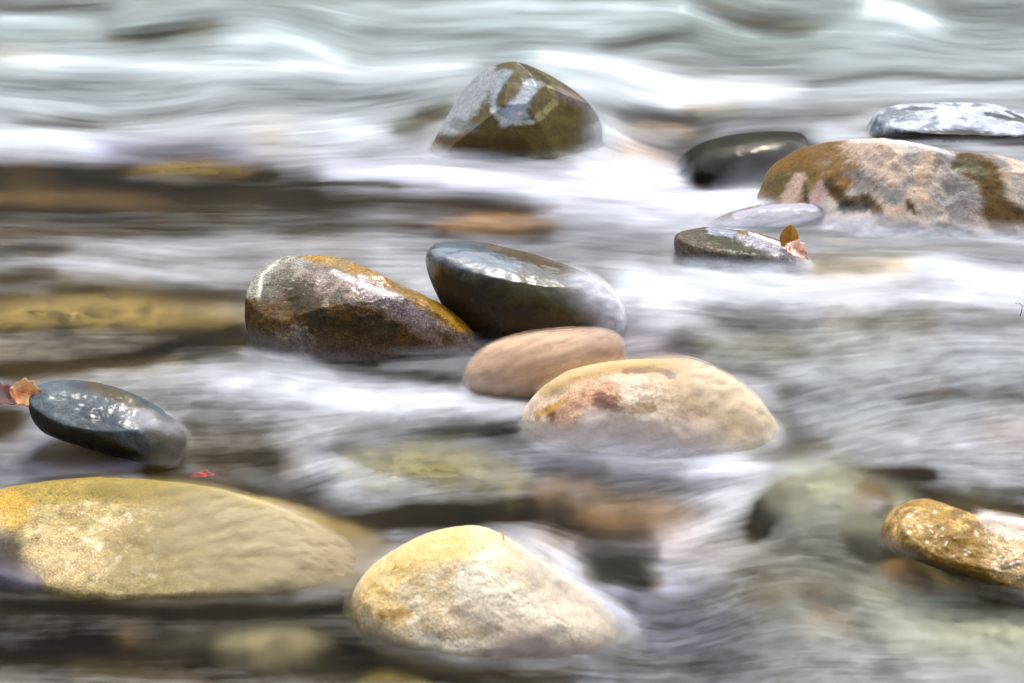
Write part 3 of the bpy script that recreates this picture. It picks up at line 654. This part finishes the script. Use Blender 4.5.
# colour of the suspended foam and silt
FC = np.empty(GX.shape + (3,)); FC[:] = lin((236, 240, 246))
CL = [([(-100, 30), (1100, 30)], 60, (196, 212, 212), .9), ([(-100, 90), (400, 90)], 30, (214, 226, 230), .7), ([(650, 40), (830, 25)], 22, (176, 194, 188), .7), ([(560, 62), (700, 62)], 10, (184, 204, 206), .7),
      ([(400, 125), (445, 105)], 9, (160, 176, 160), .7), ([(100, 150), (250, 152)], 12, (206, 208, 236), .8), ([(270, 138)], 24, (236, 226, 214), .6), ([(0, 52), (40, 58)], 9, (214, 206, 190), .5),
      ([(690, 106), (740, 106)], 6, (222, 212, 190), .8), ([(630, 150), (660, 155)], 12, (226, 198, 176), .7), ([(330, 172), (700, 200)], 22, (232, 234, 250), .8), ([(600, 60), (790, 95)], 16, (244, 250, 255), .7),
      ([(840, 320), (930, 320)], 12, (230, 216, 196), .7), ([(820, 264), (900, 262)], 10, (232, 214, 176), .8), ([(700, 350), (900, 345)], 20, (206, 208, 190), .6), ([(0, 345), (170, 345)], 14, (220, 202, 172), .8),
      ([(-20, 300), (240, 320)], 20, (196, 182, 130), .5), ([(40, 450), (130, 470)], 14, (196, 200, 232), .8), ([(-50, 466), (60, 466)], 12, (206, 208, 232), .7), ([(200, 440), (280, 456)], 18, (206, 190, 164), .6),
      ([(560, 515), (660, 520)], 24, (214, 170, 140), .7), ([(680, 540), (760, 560)], 24, (238, 226, 222), .8), ([(600, 610), (760, 610)], 34, (196, 202, 226), .8), ([(780, 600), (1100, 640)], 50, (206, 212, 200), .8),
      ([(800, 520), (870, 580)], 40, (190, 196, 176), .7), ([(850, 400), (1100, 380)], 50, (214, 222, 226), .8), ([(650, 590), (720, 660)], 22, (190, 196, 222), .6), ([(380, 450), (700, 466)], 14, (214, 216, 234), .7),
      ([(1000, 430), (1100, 430)], 16, (226, 212, 206), .6), ([(600, 330), (680, 345)], 16, (190, 176, 190), .7), ([(0, 580), (340, 640)], 40, (180, 164, 140), .7), ([(985, 513), (1100, 520)], 7, (250, 236, 228), .7),
      ([(450, 480), (600, 490)], 16, (196, 190, 176), .6)]
for pts, hw, c, st in CL:
    w = (st * np.exp(-(seg_dist(GX, GY, pts) / (hw * 1.3)) ** 2))[..., None]
    FC = FC * (1 - w) + lin(c) * w

u_ = 1 - sm(GY, 110, 165)
tone = tone * (1 - u_) + u_ * (0.6 * tone + 0.4 * blur(tone, 14, 3))
tone = tone + 0.10 * sm(GX, 700, 800) * sm(GY, 560, 600) * (1 - tone) + 0.14 * sm(GX, 640, 720) * sm(GY, 320, 350) * (1 - sm(GY, 455, 470)) * (1 - tone)
tone = tone + 0.16 * sm(GX, 780, 860) * sm(GY, 545, 580) * (1 - tone)
w_ = (sm(tone, .8, .95) * u_ * .8)[..., None]
FC = FC * (1 - w_) + lin((246, 250, 252)) * w_
w_ = (0.75 * (1 - sm(tone, 0.12, 0.55)))[..., None]
FC = FC * (1 - w_) + FC * lin((196, 190, 158)) * w_
# silk: noise carried along the current
n_f = rng.normal(size=GX.shape)
n1 = blur(n_f, 1.0, 0.7); n1 /= n1.std()
n2 = blur(rng.normal(size=GX.shape), 5, 2.2); n2 /= n2.std()
n3 = blur(rng.normal(size=GX.shape), 16, 5); n3 /= n3.std()
s1, s2 = lic([n1, n2], 26, 1.6)
s3, = lic([n3], 34, 2.0)
tn, = lic([tone], 16, 1.6)
s1b, = lic([n1], 8, 1.3)
s1 /= s1.std(); s2 /= s2.std(); s3 /= s3.std(); s1b /= s1b.std()
tonel = 0.55 * tn + 0.45 * lic([tone], 5, 1.4)[0]
mott = fbm(np.stack([GX / 46, GY / 15, GX * 0 + 3.3], -1), 1, 4, 0.6)
low = sm(GY, 150, 330)
mott2 = blur(fbm(np.stack([GX / 15, GY / 7, GX * 0 + 8.3], -1), 1, 3, 0.7), 3, .5)
ml, = lic([mott + 0.6 * mott2], 12, 1.5)
iso = fbm(np.stack([(GX - GY * .4) / 38, (GY + GX * .12) / 17, GX * 0 + 13.3], -1), 1, 5, 0.62)
mott = ml * (1 - 0.55 * low) + 0.75 * low * iso
amp = 0.5 + 0.5 * np.sin(np.clip(tonel, 0, 1) * math.pi)
tone2 = tonel + amp * ((0.024 - 0.008 * low) * s1 + 0.008 * s1b + 0.004 * s1b * low + 0.004 * s2 + (0.018 - 0.012 * low) * s3 + (0.07 + 0.17 * low) * mott)
tone2 = 0.52 + (tone2 - 0.52) * (1.12 + 0.10 * (1 - low))
hi_ = sm(tone2, .8, 1.05)
tone2 = tone2 - hi_ * (0.05 - 0.045 * s1 - 0.02 * s2 - 0.03 * s3 - .25 * mott)
tone2 = np.clip(tone2, 0.02, 0.985)

# ---- water height
WX = at(GX, GY)
Z = 0.022 * (blur(tone, 14, 5) - 0.55) * (1 - 0.6 * sm(GY, 150, 260))
Z = Z + 0.0005 * s2 * (1.1 - low) * 0.7 + 0.0012 * s3 * (1.2 - 1.05 * low) + 0.0002 * s1 * (1 - 0.85 * low)
Z = Z - 0.008

# height of the stones beneath each point of the water
def height_field(rocks, zpad=0.0):
    Hh = np.full((len(gy[::2]), len(gx[::2])), -0.30)
    P = at(GX[::2, ::2], GY[::2, ::2])
    for (ob, wv, fc, cov) in rocks:
        lo, hi = wv.min(0), wv.max(0)
        m = (P[..., 0] > lo[0]) & (P[..., 0] < hi[0]) & (P[..., 1] > lo[1]) & (P[..., 1] < hi[1])
        idx = np.argwhere(m)
        if not len(idx): continue
        bv = BVHTree.FromPolygons(wv.tolist(), fc.tolist())
        dn = Vector((0, 0, -1)); z0 = hi[2] + 0.1
        for (i, j) in idx:
            p = P[i, j]
            h = bv.ray_cast(Vector((p[0], p[1], z0)), dn)
            if h[0] is not None and h[0].z > Hh[i, j]: Hh[i, j] = h[0].z
    return Hh

def up2(A):
    iy = np.clip(np.arange(ny) / 2, 0, A.shape[0] - 1.001); ix = np.clip(np.arange(nx) / 2, 0, A.shape[1] - 1.001)
    y0 = iy.astype(int); x0 = ix.astype(int); fy = (iy - y0)[:, None]; fx = (ix - x0)[None]
    a = A[y0][:, x0]; b = A[y0][:, x0 + 1]; c = A[y0 + 1][:, x0]; d = A[y0 + 1][:, x0 + 1]
    return (a * (1 - fx) + b * fx) * (1 - fy) + (c * (1 - fx) + d * fx) * fy

zw0 = Z.copy()
Hcov = up2(height_field([r for r in ROCKS if r[3] > 0]))
Hall = np.maximum(up2(height_field([r for r in ROCKS if r[3] <= 0])), Hcov)
def dilate(A, rx, ry):
    B = A.copy()
    for k in range(1, rx + 1):
        B[:, k:] = np.maximum(B[:, k:], A[:, :-k]); B[:, :-k] = np.maximum(B[:, :-k], A[:, k:])
    A = B.copy()
    for k in range(1, ry + 1):
        B[k:] = np.maximum(B[k:], A[:-k]); B[:-k] = np.maximum(B[:-k], A[k:])
    return B
cz = dilate(np.where(Hcov > -0.06, Hcov + 0.007, -0.06), 6, 4)
cz = np.maximum(blur(cz, 9, 5), blur(cz, 4, 2))
Z = np.maximum(Z, 0) * 0 + np.where(cz > Z, cz, Z)
Z = blur(Z, 2.5, 1.5)
Z = np.maximum(Z, blur(dilate(np.where(Hcov > -0.05, Hcov + 0.003, -0.06), 3, 2), 2, 1))

depth = np.clip(Z - Hall, 0.0, 0.30)
bed_l = 0.035
a_t = np.clip((tone2 ** 2.25 - bed_l) / (0.93 - bed_l), 0.0, 0.985)
REF = 0.12
sigma = -np.log(1 - a_t) / REF
dd = blur(np.minimum(depth, REF), 3.0, 2.2)
alpha = 1 - np.exp(-sigma * dd)

# films of foam drawn over stones: (points, half width, opacity)
FILM = [([(700, 400), (750, 420)], 34, .25), ([(600, 440), (680, 445), (740, 455)], 12, .7), ([(560, 430), (640, 438)], 7, .5), ([(600, 612), (560, 630), (470, 640), (400, 632)], 8, .45),
        ([(560, 560), (600, 590), (625, 615)], 10, .6), ([(610, 300), (625, 290)], 10, .8), ([(20, 556), (60, 562)], 10, .5), ([(300, 540), (370, 570)], 16, .25),
        ([(590, 120), (606, 150)], 7, .7), ([(760, 214), (720, 230)], 5, .7), ([(800, 216), (1060, 240)], 5, .6),
        ([(480, 396), (530, 400), (540, 410)], 6, .5), ([(630, 335), (650, 338)], 12, .5), ([(160, 430), (180, 440)], 9, .4), ([(618, 585), (600, 590)], 8, .5), ([(580, 562), (570, 575)], 8, .6), ([(660, 565), (668, 580)], 8, .6)]
film = np.zeros_like(GX)
for pts, hw, v in FILM:
    film = np.maximum(film, v * np.exp(-(seg_dist(GX, GY, pts) / hw) ** 2))
film = lic([film], 10, 1.5)[0] * np.clip(1 + 0.2 * s2 + 0.15 * s1, 0, 2)
film = np.clip(film, 0, 0.95)
alpha = 1 - (1 - alpha) * (1 - film)
alpha = np.clip(alpha, 0, 0.99)

# ------------------------------------------------------------------ water mesh (fine where the eye falls, coarse skirts far out)
def extend(g, lo, hi):
    a = []; s = STEP; v = g[0]
    while v > lo: s *= 1.25; v -= s; a.append(max(v, lo))
    b = []; s = STEP; v = g[-1]
    while v < hi: s *= 1.25; v += s; b.append(min(v, hi))
    return np.concatenate([a[::-1], g, b])
ex = extend(gx, -5200, 6200); ey = extend(gy, -495, 2600)
def fold(v, g):
    span = g[-1] - g[0]
    u = np.mod(v - g[0], 2 * span); u = np.where(u > span, 2 * span - u, u)
    return u / STEP
EX, EY = np.meshgrid(ex, ey)
FXi, FYi = np.meshgrid(fold(ex, gx), fold(ey, gy))
eZ = samp(Z, FXi, FYi); eA = samp(alpha, FXi, FYi)
CLR = np.maximum(np.exp(-(seg_dist(GX, GY, [(560, 408), (600, 392), (650, 395), (660, 420)]) / 28) ** 2), np.exp(-(seg_dist(GX, GY, [(400, 600), (430, 560), (480, 560), (520, 600)]) / 42) ** 2)) * 0.9
CLR = np.maximum(CLR, 0.0 * np.exp(-(seg_dist(GX, GY, [(40, 515), (150, 545), (240, 560)]) / 50) ** 2))
eK = samp(CLR, FXi, FYi)
eC = np.stack([samp(FC[..., k], FXi, FYi) for k in range(3)], -1)
inside = (EX >= gx[0]) & (EX <= gx[-1]) & (EY >= gy[0]) & (EY <= gy[-1])
eZ = np.where(inside, eZ, np.clip(eZ, -0.05, 0.02))
PW = at(EX, EY)
PW[..., 2] = eZ
# raised water keeps its place under the line of sight it was measured on
r = ray(EX, EY); t = (eZ - CAMH) / r[..., 2]
near = inside
PWr = CAM + r * t[..., None]
PW = np.where(near[..., None], PW, PWr)
my, mx = EX.shape
idx = np.arange(my * mx).reshape(my, mx)
quads = np.stack([idx[1:, :-1], idx[1:, 1:], idx[:-1, 1:], idx[:-1, :-1]], -1).reshape(-1, 4)

m, nt, out = new_mat('silky_stream_water')
L = nt.links.new
fo = N(nt, 'ShaderNodeAttribute', attribute_name='foam'); fcn = N(nt, 'ShaderNodeAttribute', attribute_name='silt')
clr = N(nt, 'ShaderNodeAttribute', attribute_name='clear')
tc = N(nt, 'ShaderNodeTexCoord')
trn = N(nt, 'ShaderNodeBsdfTransparent', Color=(0.93, 0.93, 0.88, 1))
rfr = N(nt, 'ShaderNodeBsdfRefraction', Color=(0.93, 0.92, 0.83, 1), Roughness=0.5, IOR=1.2)
mx0 = N(nt, 'ShaderNodeMixShader', Fac=0.92); L(mathn(nt, 'SUBTRACT', 0.94, clr.outputs['Fac']), mx0.inputs[0]); L(trn.outputs[0], mx0.inputs[1]); L(rfr.outputs[0], mx0.inputs[2])
dif = N(nt, 'ShaderNodeBsdfDiffuse', Roughness=0.3); L(fcn.outputs['Vector'], dif.inputs['Color'])
tr2 = N(nt, 'ShaderNodeBsdfTranslucent'); L(fcn.outputs['Vector'], tr2.inputs['Color'])
mxd = N(nt, 'ShaderNodeMixShader', Fac=0.15); L(dif.outputs[0], mxd.inputs[1]); L(tr2.outputs[0], mxd.inputs[2])
mx1 = N(nt, 'ShaderNodeMixShader'); L(fo.outputs['Fac'], mx1.inputs[0]); L(mx0.outputs[0], mx1.inputs[1]); L(mxd.outputs[0], mx1.inputs[2])
gl = N(nt, 'ShaderNodeBsdfGlossy', Roughness=0.38, Color=(1, 1, 1, 1))
fr = N(nt, 'ShaderNodeFresnel', IOR=1.33)
mx2 = N(nt, 'ShaderNodeMixShader'); L(mathn(nt, 'MULTIPLY', fr.outputs[0], 0.10), mx2.inputs[0]); L(mx1.outputs[0], mx2.inputs[1]); L(gl.outputs[0], mx2.inputs[2])
L(mx2.outputs[0], out.inputs[0])
M_water = m
water = link_mesh('water', PW.reshape(-1, 3), quads, M_water)
add_attr(water.data, 'foam', eA.ravel()); add_attr(water.data, 'clear', np.where(inside, eK, 0).ravel()); add_attr(water.data, 'silt', eC.reshape(-1, 3) * 0.92)
tag(water, 'silky white and grey stream water rushing between the boulders', 'water', kind='structure')

# low veils of spray hugging the stones, where the foam runs against them
prox = np.clip(blur(dilate((Hall > Z + 0.012).astype(float), 9, 5), 9, 5) * 1.15, 0, 1)
vt = lic([tone], 8, 1.5)[0]
veil = prox * sm(vt, 0.40, 0.95) * np.clip(0.8 + 0.35 * s2 + 0.2 * s1 + 0.25 * mott * 3, 0.1, 2)
vz = blur(Z, 5, 3)
VV, VA, VC, VF, TF = [], [], [], [], []
b0 = 0
for k, (dz, aa) in enumerate([(0.003, .28), (0.008, .22), (0.014, .16), (0.020, .10), (0.027, .06)]):
    sl = (slice(None, None, 2), slice(None, None, 2))
    va = np.clip(veil[sl] * aa, 0, 0.6)
    zz = vz[sl] + dz + 0.003 * s3[sl]
    rr_ = ray(GX[sl], GY[sl]); PV = CAM + rr_ * ((zz - CAMH) / rr_[..., 2])[..., None]
    keep = va > 0.008
    fidx = np.arange(va.size).reshape(va.shape)
    fq = np.stack([fidx[1:, :-1], fidx[1:, 1:], fidx[:-1, 1:], fidx[:-1, :-1]], -1).reshape(-1, 4)
    kf = keep.ravel()[fq].any(1); fq = fq[kf]
    used = np.unique(fq); remap = np.zeros(va.size, int); remap[used] = np.arange(len(used))
    VV.append(PV.reshape(-1, 3)[used]); VA.append(va.ravel()[used]); VC.append(FC[sl].reshape(-1, 3)[used]); VF.append(remap[fq] + b0); b0 += len(used)
for (wv, fq, aa, vc) in SHELLS:
    used = np.unique(fq); remap = np.zeros(len(wv), int); remap[used] = np.arange(len(used))
    VV.append(wv[used]); VA.append(aa[used]); VC.append(vc[used])
    f3 = remap[fq] + b0; TF.append(f3); b0 += len(used)
m, nt, out = new_mat('spray_veil'); L = nt.links.new
fo = N(nt, 'ShaderNodeAttribute', attribute_name='foam'); fcn = N(nt, 'ShaderNodeAttribute', attribute_name='silt')
t0 = N(nt, 'ShaderNodeBsdfTransparent'); dif = N(nt, 'ShaderNodeBsdfDiffuse'); L(fcn.outputs['Vector'], dif.inputs['Color'])
mxv = N(nt, 'ShaderNodeMixShader'); L(fo.outputs['Fac'], mxv.inputs[0]); L(t0.outputs[0], mxv.inputs[1]); L(dif.outputs[0], mxv.inputs[2]); L(mxv.outputs[0], out.inputs[0])
sp = link_mesh('spray', np.concatenate(VV), np.concatenate(VF), m, tris=np.concatenate(TF))
add_attr(sp.data, 'foam', np.concatenate(VA)); add_attr(sp.data, 'silt', np.concatenate(VC) * 0.92)
tag(sp, 'thin white spray hanging low around the feet of the stones', 'spray', kind='stuff')

# ------------------------------------------------------------------ streambed
bx = np.concatenate([np.linspace(-60, -2.4, 30), np.arange(-2.37, 2.4, 0.02), np.linspace(2.4, 60, 30)])
by = np.concatenate([np.linspace(-2, 2.2, 20), np.arange(2.22, 8.5, 0.02), np.linspace(8.5, 90, 60)])
BX, BY = np.meshgrid(bx, by)
Pb = np.stack([BX, BY, BX * 0], -1)
bz = -0.17 + 0.035 * fbm(Pb, 2.2, 3) + 0.02 * np.abs(fbm(Pb, 9, 3)) * 2
bz = np.where(BY > 16, bz + (BY - 16) * 0.0, bz)
ib = np.arange(BX.size).reshape(BX.shape)
qb = np.stack([ib[:-1, :-1], ib[:-1, 1:], ib[1:, 1:], ib[1:, :-1]], -1).reshape(-1, 4)
m, nt, out = new_mat('gravel_bed'); L = nt.links.new
tc = N(nt, 'ShaderNodeTexCoord')
vo = N(nt, 'ShaderNodeTexVoronoi', Scale=9.0); L(tc.outputs['Object'], vo.inputs['Vector'])
hs = N(nt, 'ShaderNodeSeparateColor'); L(vo.outputs['Color'], hs.inputs[0])
cr = N(nt, 'ShaderNodeValToRGB'); L(hs.outputs[0], cr.inputs[0])
cols = [(0.0, (30, 26, 16)), (0.3, (50, 40, 22)), (0.55, (70, 54, 24)), (0.75, (46, 44, 32)), (0.92, (96, 72, 36)), (1.0, (100, 90, 66))]
el = cr.color_ramp.elements
for i, (p, c) in enumerate(cols):
    e = el[i] if i < 2 else el.new(p)
    e.position = p; e.color = (*lin(c), 1)
nn = N(nt, 'ShaderNodeTexNoise', Scale=60.0, Detail=4.0); L(tc.outputs['Object'], nn.inputs['Vector'])
mm = N(nt, 'ShaderNodeVectorMath', operation='SCALE'); L(cr.outputs[0], mm.inputs[0]); L(mathn(nt, 'MULTIPLY_ADD', nn.outputs['Fac'], 1.2, 0.4), mm.inputs['Scale'])
df = N(nt, 'ShaderNodeBsdfDiffuse'); L(mm.outputs[0], df.inputs['Color']); L(df.outputs[0], out.inputs[0])
bed = link_mesh('streambed', np.stack([BX, BY, bz], -1).reshape(-1, 3), qb, m)
tag(bed, 'dark brown gravel streambed under the water', 'streambed', kind='structure')

# wooded far bank, whose reflection the water carries
hx = np.linspace(-70, 70, 140); hy = np.linspace(0, 1, 40)
HX, HV = np.meshgrid(hx, hy)
hp = np.stack([HX, HV * 30, HX * 0], -1)
HZ = -0.6 + HV ** 0.7 * (15 + 3 * fbm(hp, 0.08, 3)) + 0.8 * fbm(hp, 0.5, 4) * HV
HYY = 24 + HV * 26 + 2 * fbm(hp, 0.06, 2)
ih = np.arange(HX.size).reshape(HX.shape)
qh = np.stack([ih[:-1, :-1], ih[:-1, 1:], ih[1:, 1:], ih[1:, :-1]], -1).reshape(-1, 4)
m, nt, out = new_mat('wooded_bank'); L = nt.links.new
tc = N(nt, 'ShaderNodeTexCoord'); nn = N(nt, 'ShaderNodeTexNoise', Scale=0.9, Detail=8.0, Roughness=0.7); L(tc.outputs['Object'], nn.inputs['Vector'])
cr = N(nt, 'ShaderNodeValToRGB'); L(nn.outputs['Fac'], cr.inputs[0])
cr.color_ramp.elements[0].position = .3; cr.color_ramp.elements[0].color = (.02, .025, .015, 1)
cr.color_ramp.elements[1].position = .75; cr.color_ramp.elements[1].color = (.10, .10, .05, 1)
df = N(nt, 'ShaderNodeBsdfDiffuse'); L(cr.outputs[0], df.inputs['Color']); L(df.outputs[0], out.inputs[0])
hill = link_mesh('hills', np.stack([HX, HYY, HZ], -1).reshape(-1, 3), qh, m)
near_y = -5 - HV * 14 + 1.0 * fbm(hp, 0.06, 2)
near_z = -0.6 + HV ** 0.6 * (8 + 3 * fbm(hp, 0.08, 3, off=4.)) + 0.8 * fbm(hp, 0.5, 4) * HV
bank = link_mesh('near_bank', np.stack([HX, near_y, near_z], -1).reshape(-1, 3), qh[:, ::-1], m)
tag(bank, 'wooded near bank behind the photographer', 'bank', kind='structure')
tag(hill, 'dark wooded slope of the far bank beyond the stream', 'hills', kind='structure')

# ------------------------------------------------------------------ leaves
def leaf_material(name, c1, c2, rough=0.6):
    m, nt, out = new_mat(name); L = nt.links.new
    tc = N(nt, 'ShaderNodeTexCoord'); nn = N(nt, 'ShaderNodeTexNoise', Scale=45.0, Detail=5.0); L(tc.outputs['Object'], nn.inputs['Vector'])
    cr = N(nt, 'ShaderNodeValToRGB'); L(nn.outputs['Fac'], cr.inputs[0])
    cr.color_ramp.elements[0].position = .35; cr.color_ramp.elements[0].color = (*lin(c1), 1)
    cr.color_ramp.elements[1].position = .62; cr.color_ramp.elements[1].color = (*lin(c2), 1)
    sx = N(nt, 'ShaderNodeSeparateXYZ'); L(tc.outputs['Object'], sx.inputs[0])
    ay = mathn(nt, 'ABSOLUTE', sx.outputs['Y'])
    rib = mathn(nt, 'LESS_THAN', ay, 0.0006)
    side = mathn(nt, 'PINGPONG', mathn(nt, 'SUBTRACT', sx.outputs['X'], mathn(nt, 'MULTIPLY', ay, 0.9)), 0.0028)
    sv = mathn(nt, 'LESS_THAN', side, 0.0003)
    vein = mathn(nt, 'MAXIMUM', rib, mathn(nt, 'MULTIPLY', sv, 0.5))
    vk = N(nt, 'ShaderNodeVectorMath', operation='SCALE'); L(cr.outputs[0], vk.inputs[0]); L(mathn(nt, 'MULTIPLY_ADD', vein, -0.45, 1.0), vk.inputs['Scale'])
    p = N(nt, 'ShaderNodeBsdfPrincipled', Roughness=rough); L(vk.outputs[0], p.inputs['Base Color'])
    L(p.outputs[0], out.inputs[0]); return m

def leaf(name, label, px, py, dist_from, size, rot, shape, mat, curl=0.25, thick=0.0007, ratio=0.6, stem=0.0):
    """a thin solid leaf blade, curled along its midrib; the plane is set by a rotation matrix"""
    nu, nv = 26, 13
    top = []
    for i in range(nu + 1):
        u = i / nu
        hw = shape(u) * ratio
        for j in range(nv + 1):
            s = j / nv * 2 - 1
            z = curl * (s * hw) ** 2 * 2 + 0.10 * math.sin(u * 3.0) - 0.015 * (1 - abs(s)) + 0.02 * math.sin(u * 19 + s * 4)
            top.append((u - 0.5, s * hw, z))
    top = np.array(top) * size
    bot = top - np.array([0, 0, thick])
    V = np.concatenate([top, bot]); k = len(top); F = []
    g = lambda i, j: i * (nv + 1) + j
    for i in range(nu):
        for j in range(nv):
            F.append((g(i, j), g(i + 1, j), g(i + 1, j + 1), g(i, j + 1)))
            F.append((k + g(i, j), k + g(i, j + 1), k + g(i + 1, j + 1), k + g(i + 1, j)))
    for i in range(nu):
        F.append((g(i, 0), k + g(i, 0), k + g(i + 1, 0), g(i + 1, 0))); F.append((g(i, nv), g(i + 1, nv), k + g(i + 1, nv), k + g(i, nv)))
    for j in range(nv):
        F.append((g(0, j), g(0, j + 1), k + g(0, j + 1), k + g(0, j))); F.append((g(nu, j), k + g(nu, j), k + g(nu, j + 1), g(nu, j + 1)))
    if stem:
        b0 = len(V); pts = [(-0.5 - stem * t, 0.03 * math.sin(t * 2), 0.05 * t) for t in np.linspace(0, 1, 6)]; ring = []
        for p in pts:
            for a in range(5):
                ring.append((p[0] * size, p[1] * size + 0.0010 * math.cos(a * 1.257), p[2] * size + 0.0010 * math.sin(a * 1.257)))
        V = np.concatenate([V, np.array(ring)])
        for i in range(5):
            for a in range(5):
                F.append((b0 + i * 5 + a, b0 + i * 5 + (a + 1) % 5, b0 + i * 5 + 5 + (a + 1) % 5, b0 + i * 5 + 5 + a))
    o = link_mesh(name, V, np.array(F), mat)
    o.location = Vector(CAM + ray(px, py) * dist_from)
    o.rotation_euler = tuple(math.radians(a) for a in rot)
    tag(o, label, 'leaf')
    return o

def hit(px, py):
    """distance along the sight line to the nearest stone"""
    r = ray(px, py); best = None
    for (ob, wv, fc, cov) in ROCKS:
        lo, hi = wv.min(0), wv.max(0)
        if ob.get('_bv') is None: pass
        c = (wv.mean(0) - CAM); sx = c[0] / (c @ FWD) * FPX + 512
        key = ob.name
        if key not in _bv: _bv[key] = BVHTree.FromPolygons(wv.tolist(), fc.tolist())
        h = _bv[key].ray_cast(Vector(CAM), Vector(r).normalized())
        if h[0] is not None:
            t = h[3] / float(np.linalg.norm(r))
            if best is None or t < best: best = t
    return best
_bv = {}
def wdist(px, py, z=0.0):
    return float((z - CAMH) / ray(px, py)[2])

pointed = lambda u: max(0.015, math.sin(math.pi * u ** 0.85) * (1.15 - 0.45 * u) * (1 + 0.10 * math.sin(u * 26)))
arch = lambda u: max(0.03, (1 - u ** 3) ** 0.6 * (0.75 + 0.25 * math.sin(u * 3)))
M_l1 = leaf_material('ochre_leaf', (150, 96, 12), (196, 136, 24)); M_l2 = leaf_material('pinkish_leaf', (150, 80, 56), (240, 200, 180), .3)
M_l3 = leaf_material('orange_leaf', (206, 110, 40), (250, 196, 140)); M_l4 = leaf_material('dark_red_leaf', (54, 20, 24), (96, 44, 44), .7)
M_l5 = leaf_material('red_leaf', (130, 30, 26), (160, 50, 36))
leaf('leaf', 'ochre leaf standing upright on the small speckled rock', 789.5, 236, (hit(780, 248) or 4.8) - 0.012, 0.047, (78, -88, 12), arch, M_l1, ratio=.42, curl=-.5)
leaf('leaf', 'crumpled pinkish wet leaf lying on the right end of the speckled rock', 797, 252, (hit(790, 254) or 4.8) - 0.018, 0.055, (30, 28, -28), pointed, M_l2, ratio=.38, curl=.4)
leaf('leaf', 'bright orange leaf tip sticking out behind the slate rock', 28, 394, (hit(45, 398) or 3.9) + 0.01, 0.06, (62, 20, 10), pointed, M_l3, ratio=.38)
leaf('leaf', 'dark red leaf lying in the water at the left edge', 3, 399, wdist(3, 401, 0.006), 0.075, (24, 10, -8), pointed, M_l4, ratio=.34)
leaf('leaf', 'small red leaf drifting under the water above the yellow boulder', 205, 477, wdist(205, 478, -0.014), 0.05, (8, 0, 5), pointed, M_l5, ratio=.2)

def twig(name, label, pts, rad, mat):
    pts = [np.array(p) for p in pts]; V = []; F = []
    k = 6
    for i, p in enumerate(pts):
        t = pts[min(i + 1, len(pts) - 1)] - pts[max(i - 1, 0)]; t = t / np.linalg.norm(t)
        a = np.cross(t, FWD); a /= np.linalg.norm(a); b = np.cross(t, a); rr = rad * (1.1 - 0.6 * i / len(pts))
        for j in range(k): V.append(p + rr * (math.cos(j * 6.283 / k) * a + math.sin(j * 6.283 / k) * b))
    for i in range(len(pts) - 1):
        for j in range(k): F.append((i * k + j, i * k + (j + 1) % k, (i + 1) * k + (j + 1) % k, (i + 1) * k + j))
    V = np.array(V); org = pts[0]
    o = link_mesh(name, V - org, np.array(F), mat); o.location = org
    tag(o, label, 'twig'); return o
d0 = (hit(500, 539) or 3.1)
twig('twig', 'tiny orange stalk standing on top of the pale cream boulder', [CAM + ray(x, y) * d0 for x, y in ((504, 540), (503.2, 536), (502, 532), (500.6, 529))], 0.0011, M_l3)
d1 = wdist(1020, 314, 0.0)
M_tw = leaf_material('dark_twig', (50, 44, 36), (80, 70, 60))
twig('twig', 'thin dark hooked twig poking out of the white water at the right edge', [CAM + ray(x, y) * d1 for x, y in ((1020, 316), (1022, 310), (1022, 305), (1019, 303), (1015, 303.5))], 0.0007, M_tw)

# ------------------------------------------------------------------ light
w = bpy.data.worlds.new('World'); scene.world = w; w.use_nodes = True
nt = w.node_tree; nt.nodes.clear(); L = nt.links.new
SUN_EL, SUN_AZ = math.radians(66), math.radians(12)     # azimuth from +Y (far bank) towards +X
sky = N(nt, 'ShaderNodeTexSky', sky_type='NISHITA'); sky.sun_disc = False
sky.sun_elevation = SUN_EL; sky.sun_rotation = SUN_AZ; sky.air_density = 1.0; sky.dust_density = 4.0; sky.ozone_density = 1.0
hsv = N(nt, 'ShaderNodeHueSaturation', Saturation=0.5); L(sky.outputs[0], hsv.inputs['Color'])
bg = N(nt, 'ShaderNodeBackground', Strength=0.15); L(hsv.outputs[0], bg.inputs['Color'])
wo = N(nt, 'ShaderNodeOutputWorld'); L(bg.outputs[0], wo.inputs[0])
sd = bpy.data.lights.new('sun', 'SUN'); sd.energy = 1.5; sd.angle = math.radians(11); sd.color = (1, 0.96, 0.9)
so = bpy.data.objects.new('sun', sd); COL.objects.link(so)
dirv = Vector((math.sin(SUN_AZ) * math.cos(SUN_EL), math.cos(SUN_AZ) * math.cos(SUN_EL), math.sin(SUN_EL)))
so.rotation_euler = (-dirv).to_track_quat('-Z', 'Y').to_euler(); so.location = (0, 5, 8)

vs = scene.view_settings
scene.display_settings.display_device = 'sRGB'
vs.view_transform = 'Standard'; vs.look = 'None'; vs.gamma = 1; vs.exposure = 0.74; vs.use_curve_mapping = False
scene.cycles.use_denoising = True
scene.cycles.max_bounces = 8; scene.cycles.transparent_max_bounces = 16; scene.cycles.transmission_bounces = 6
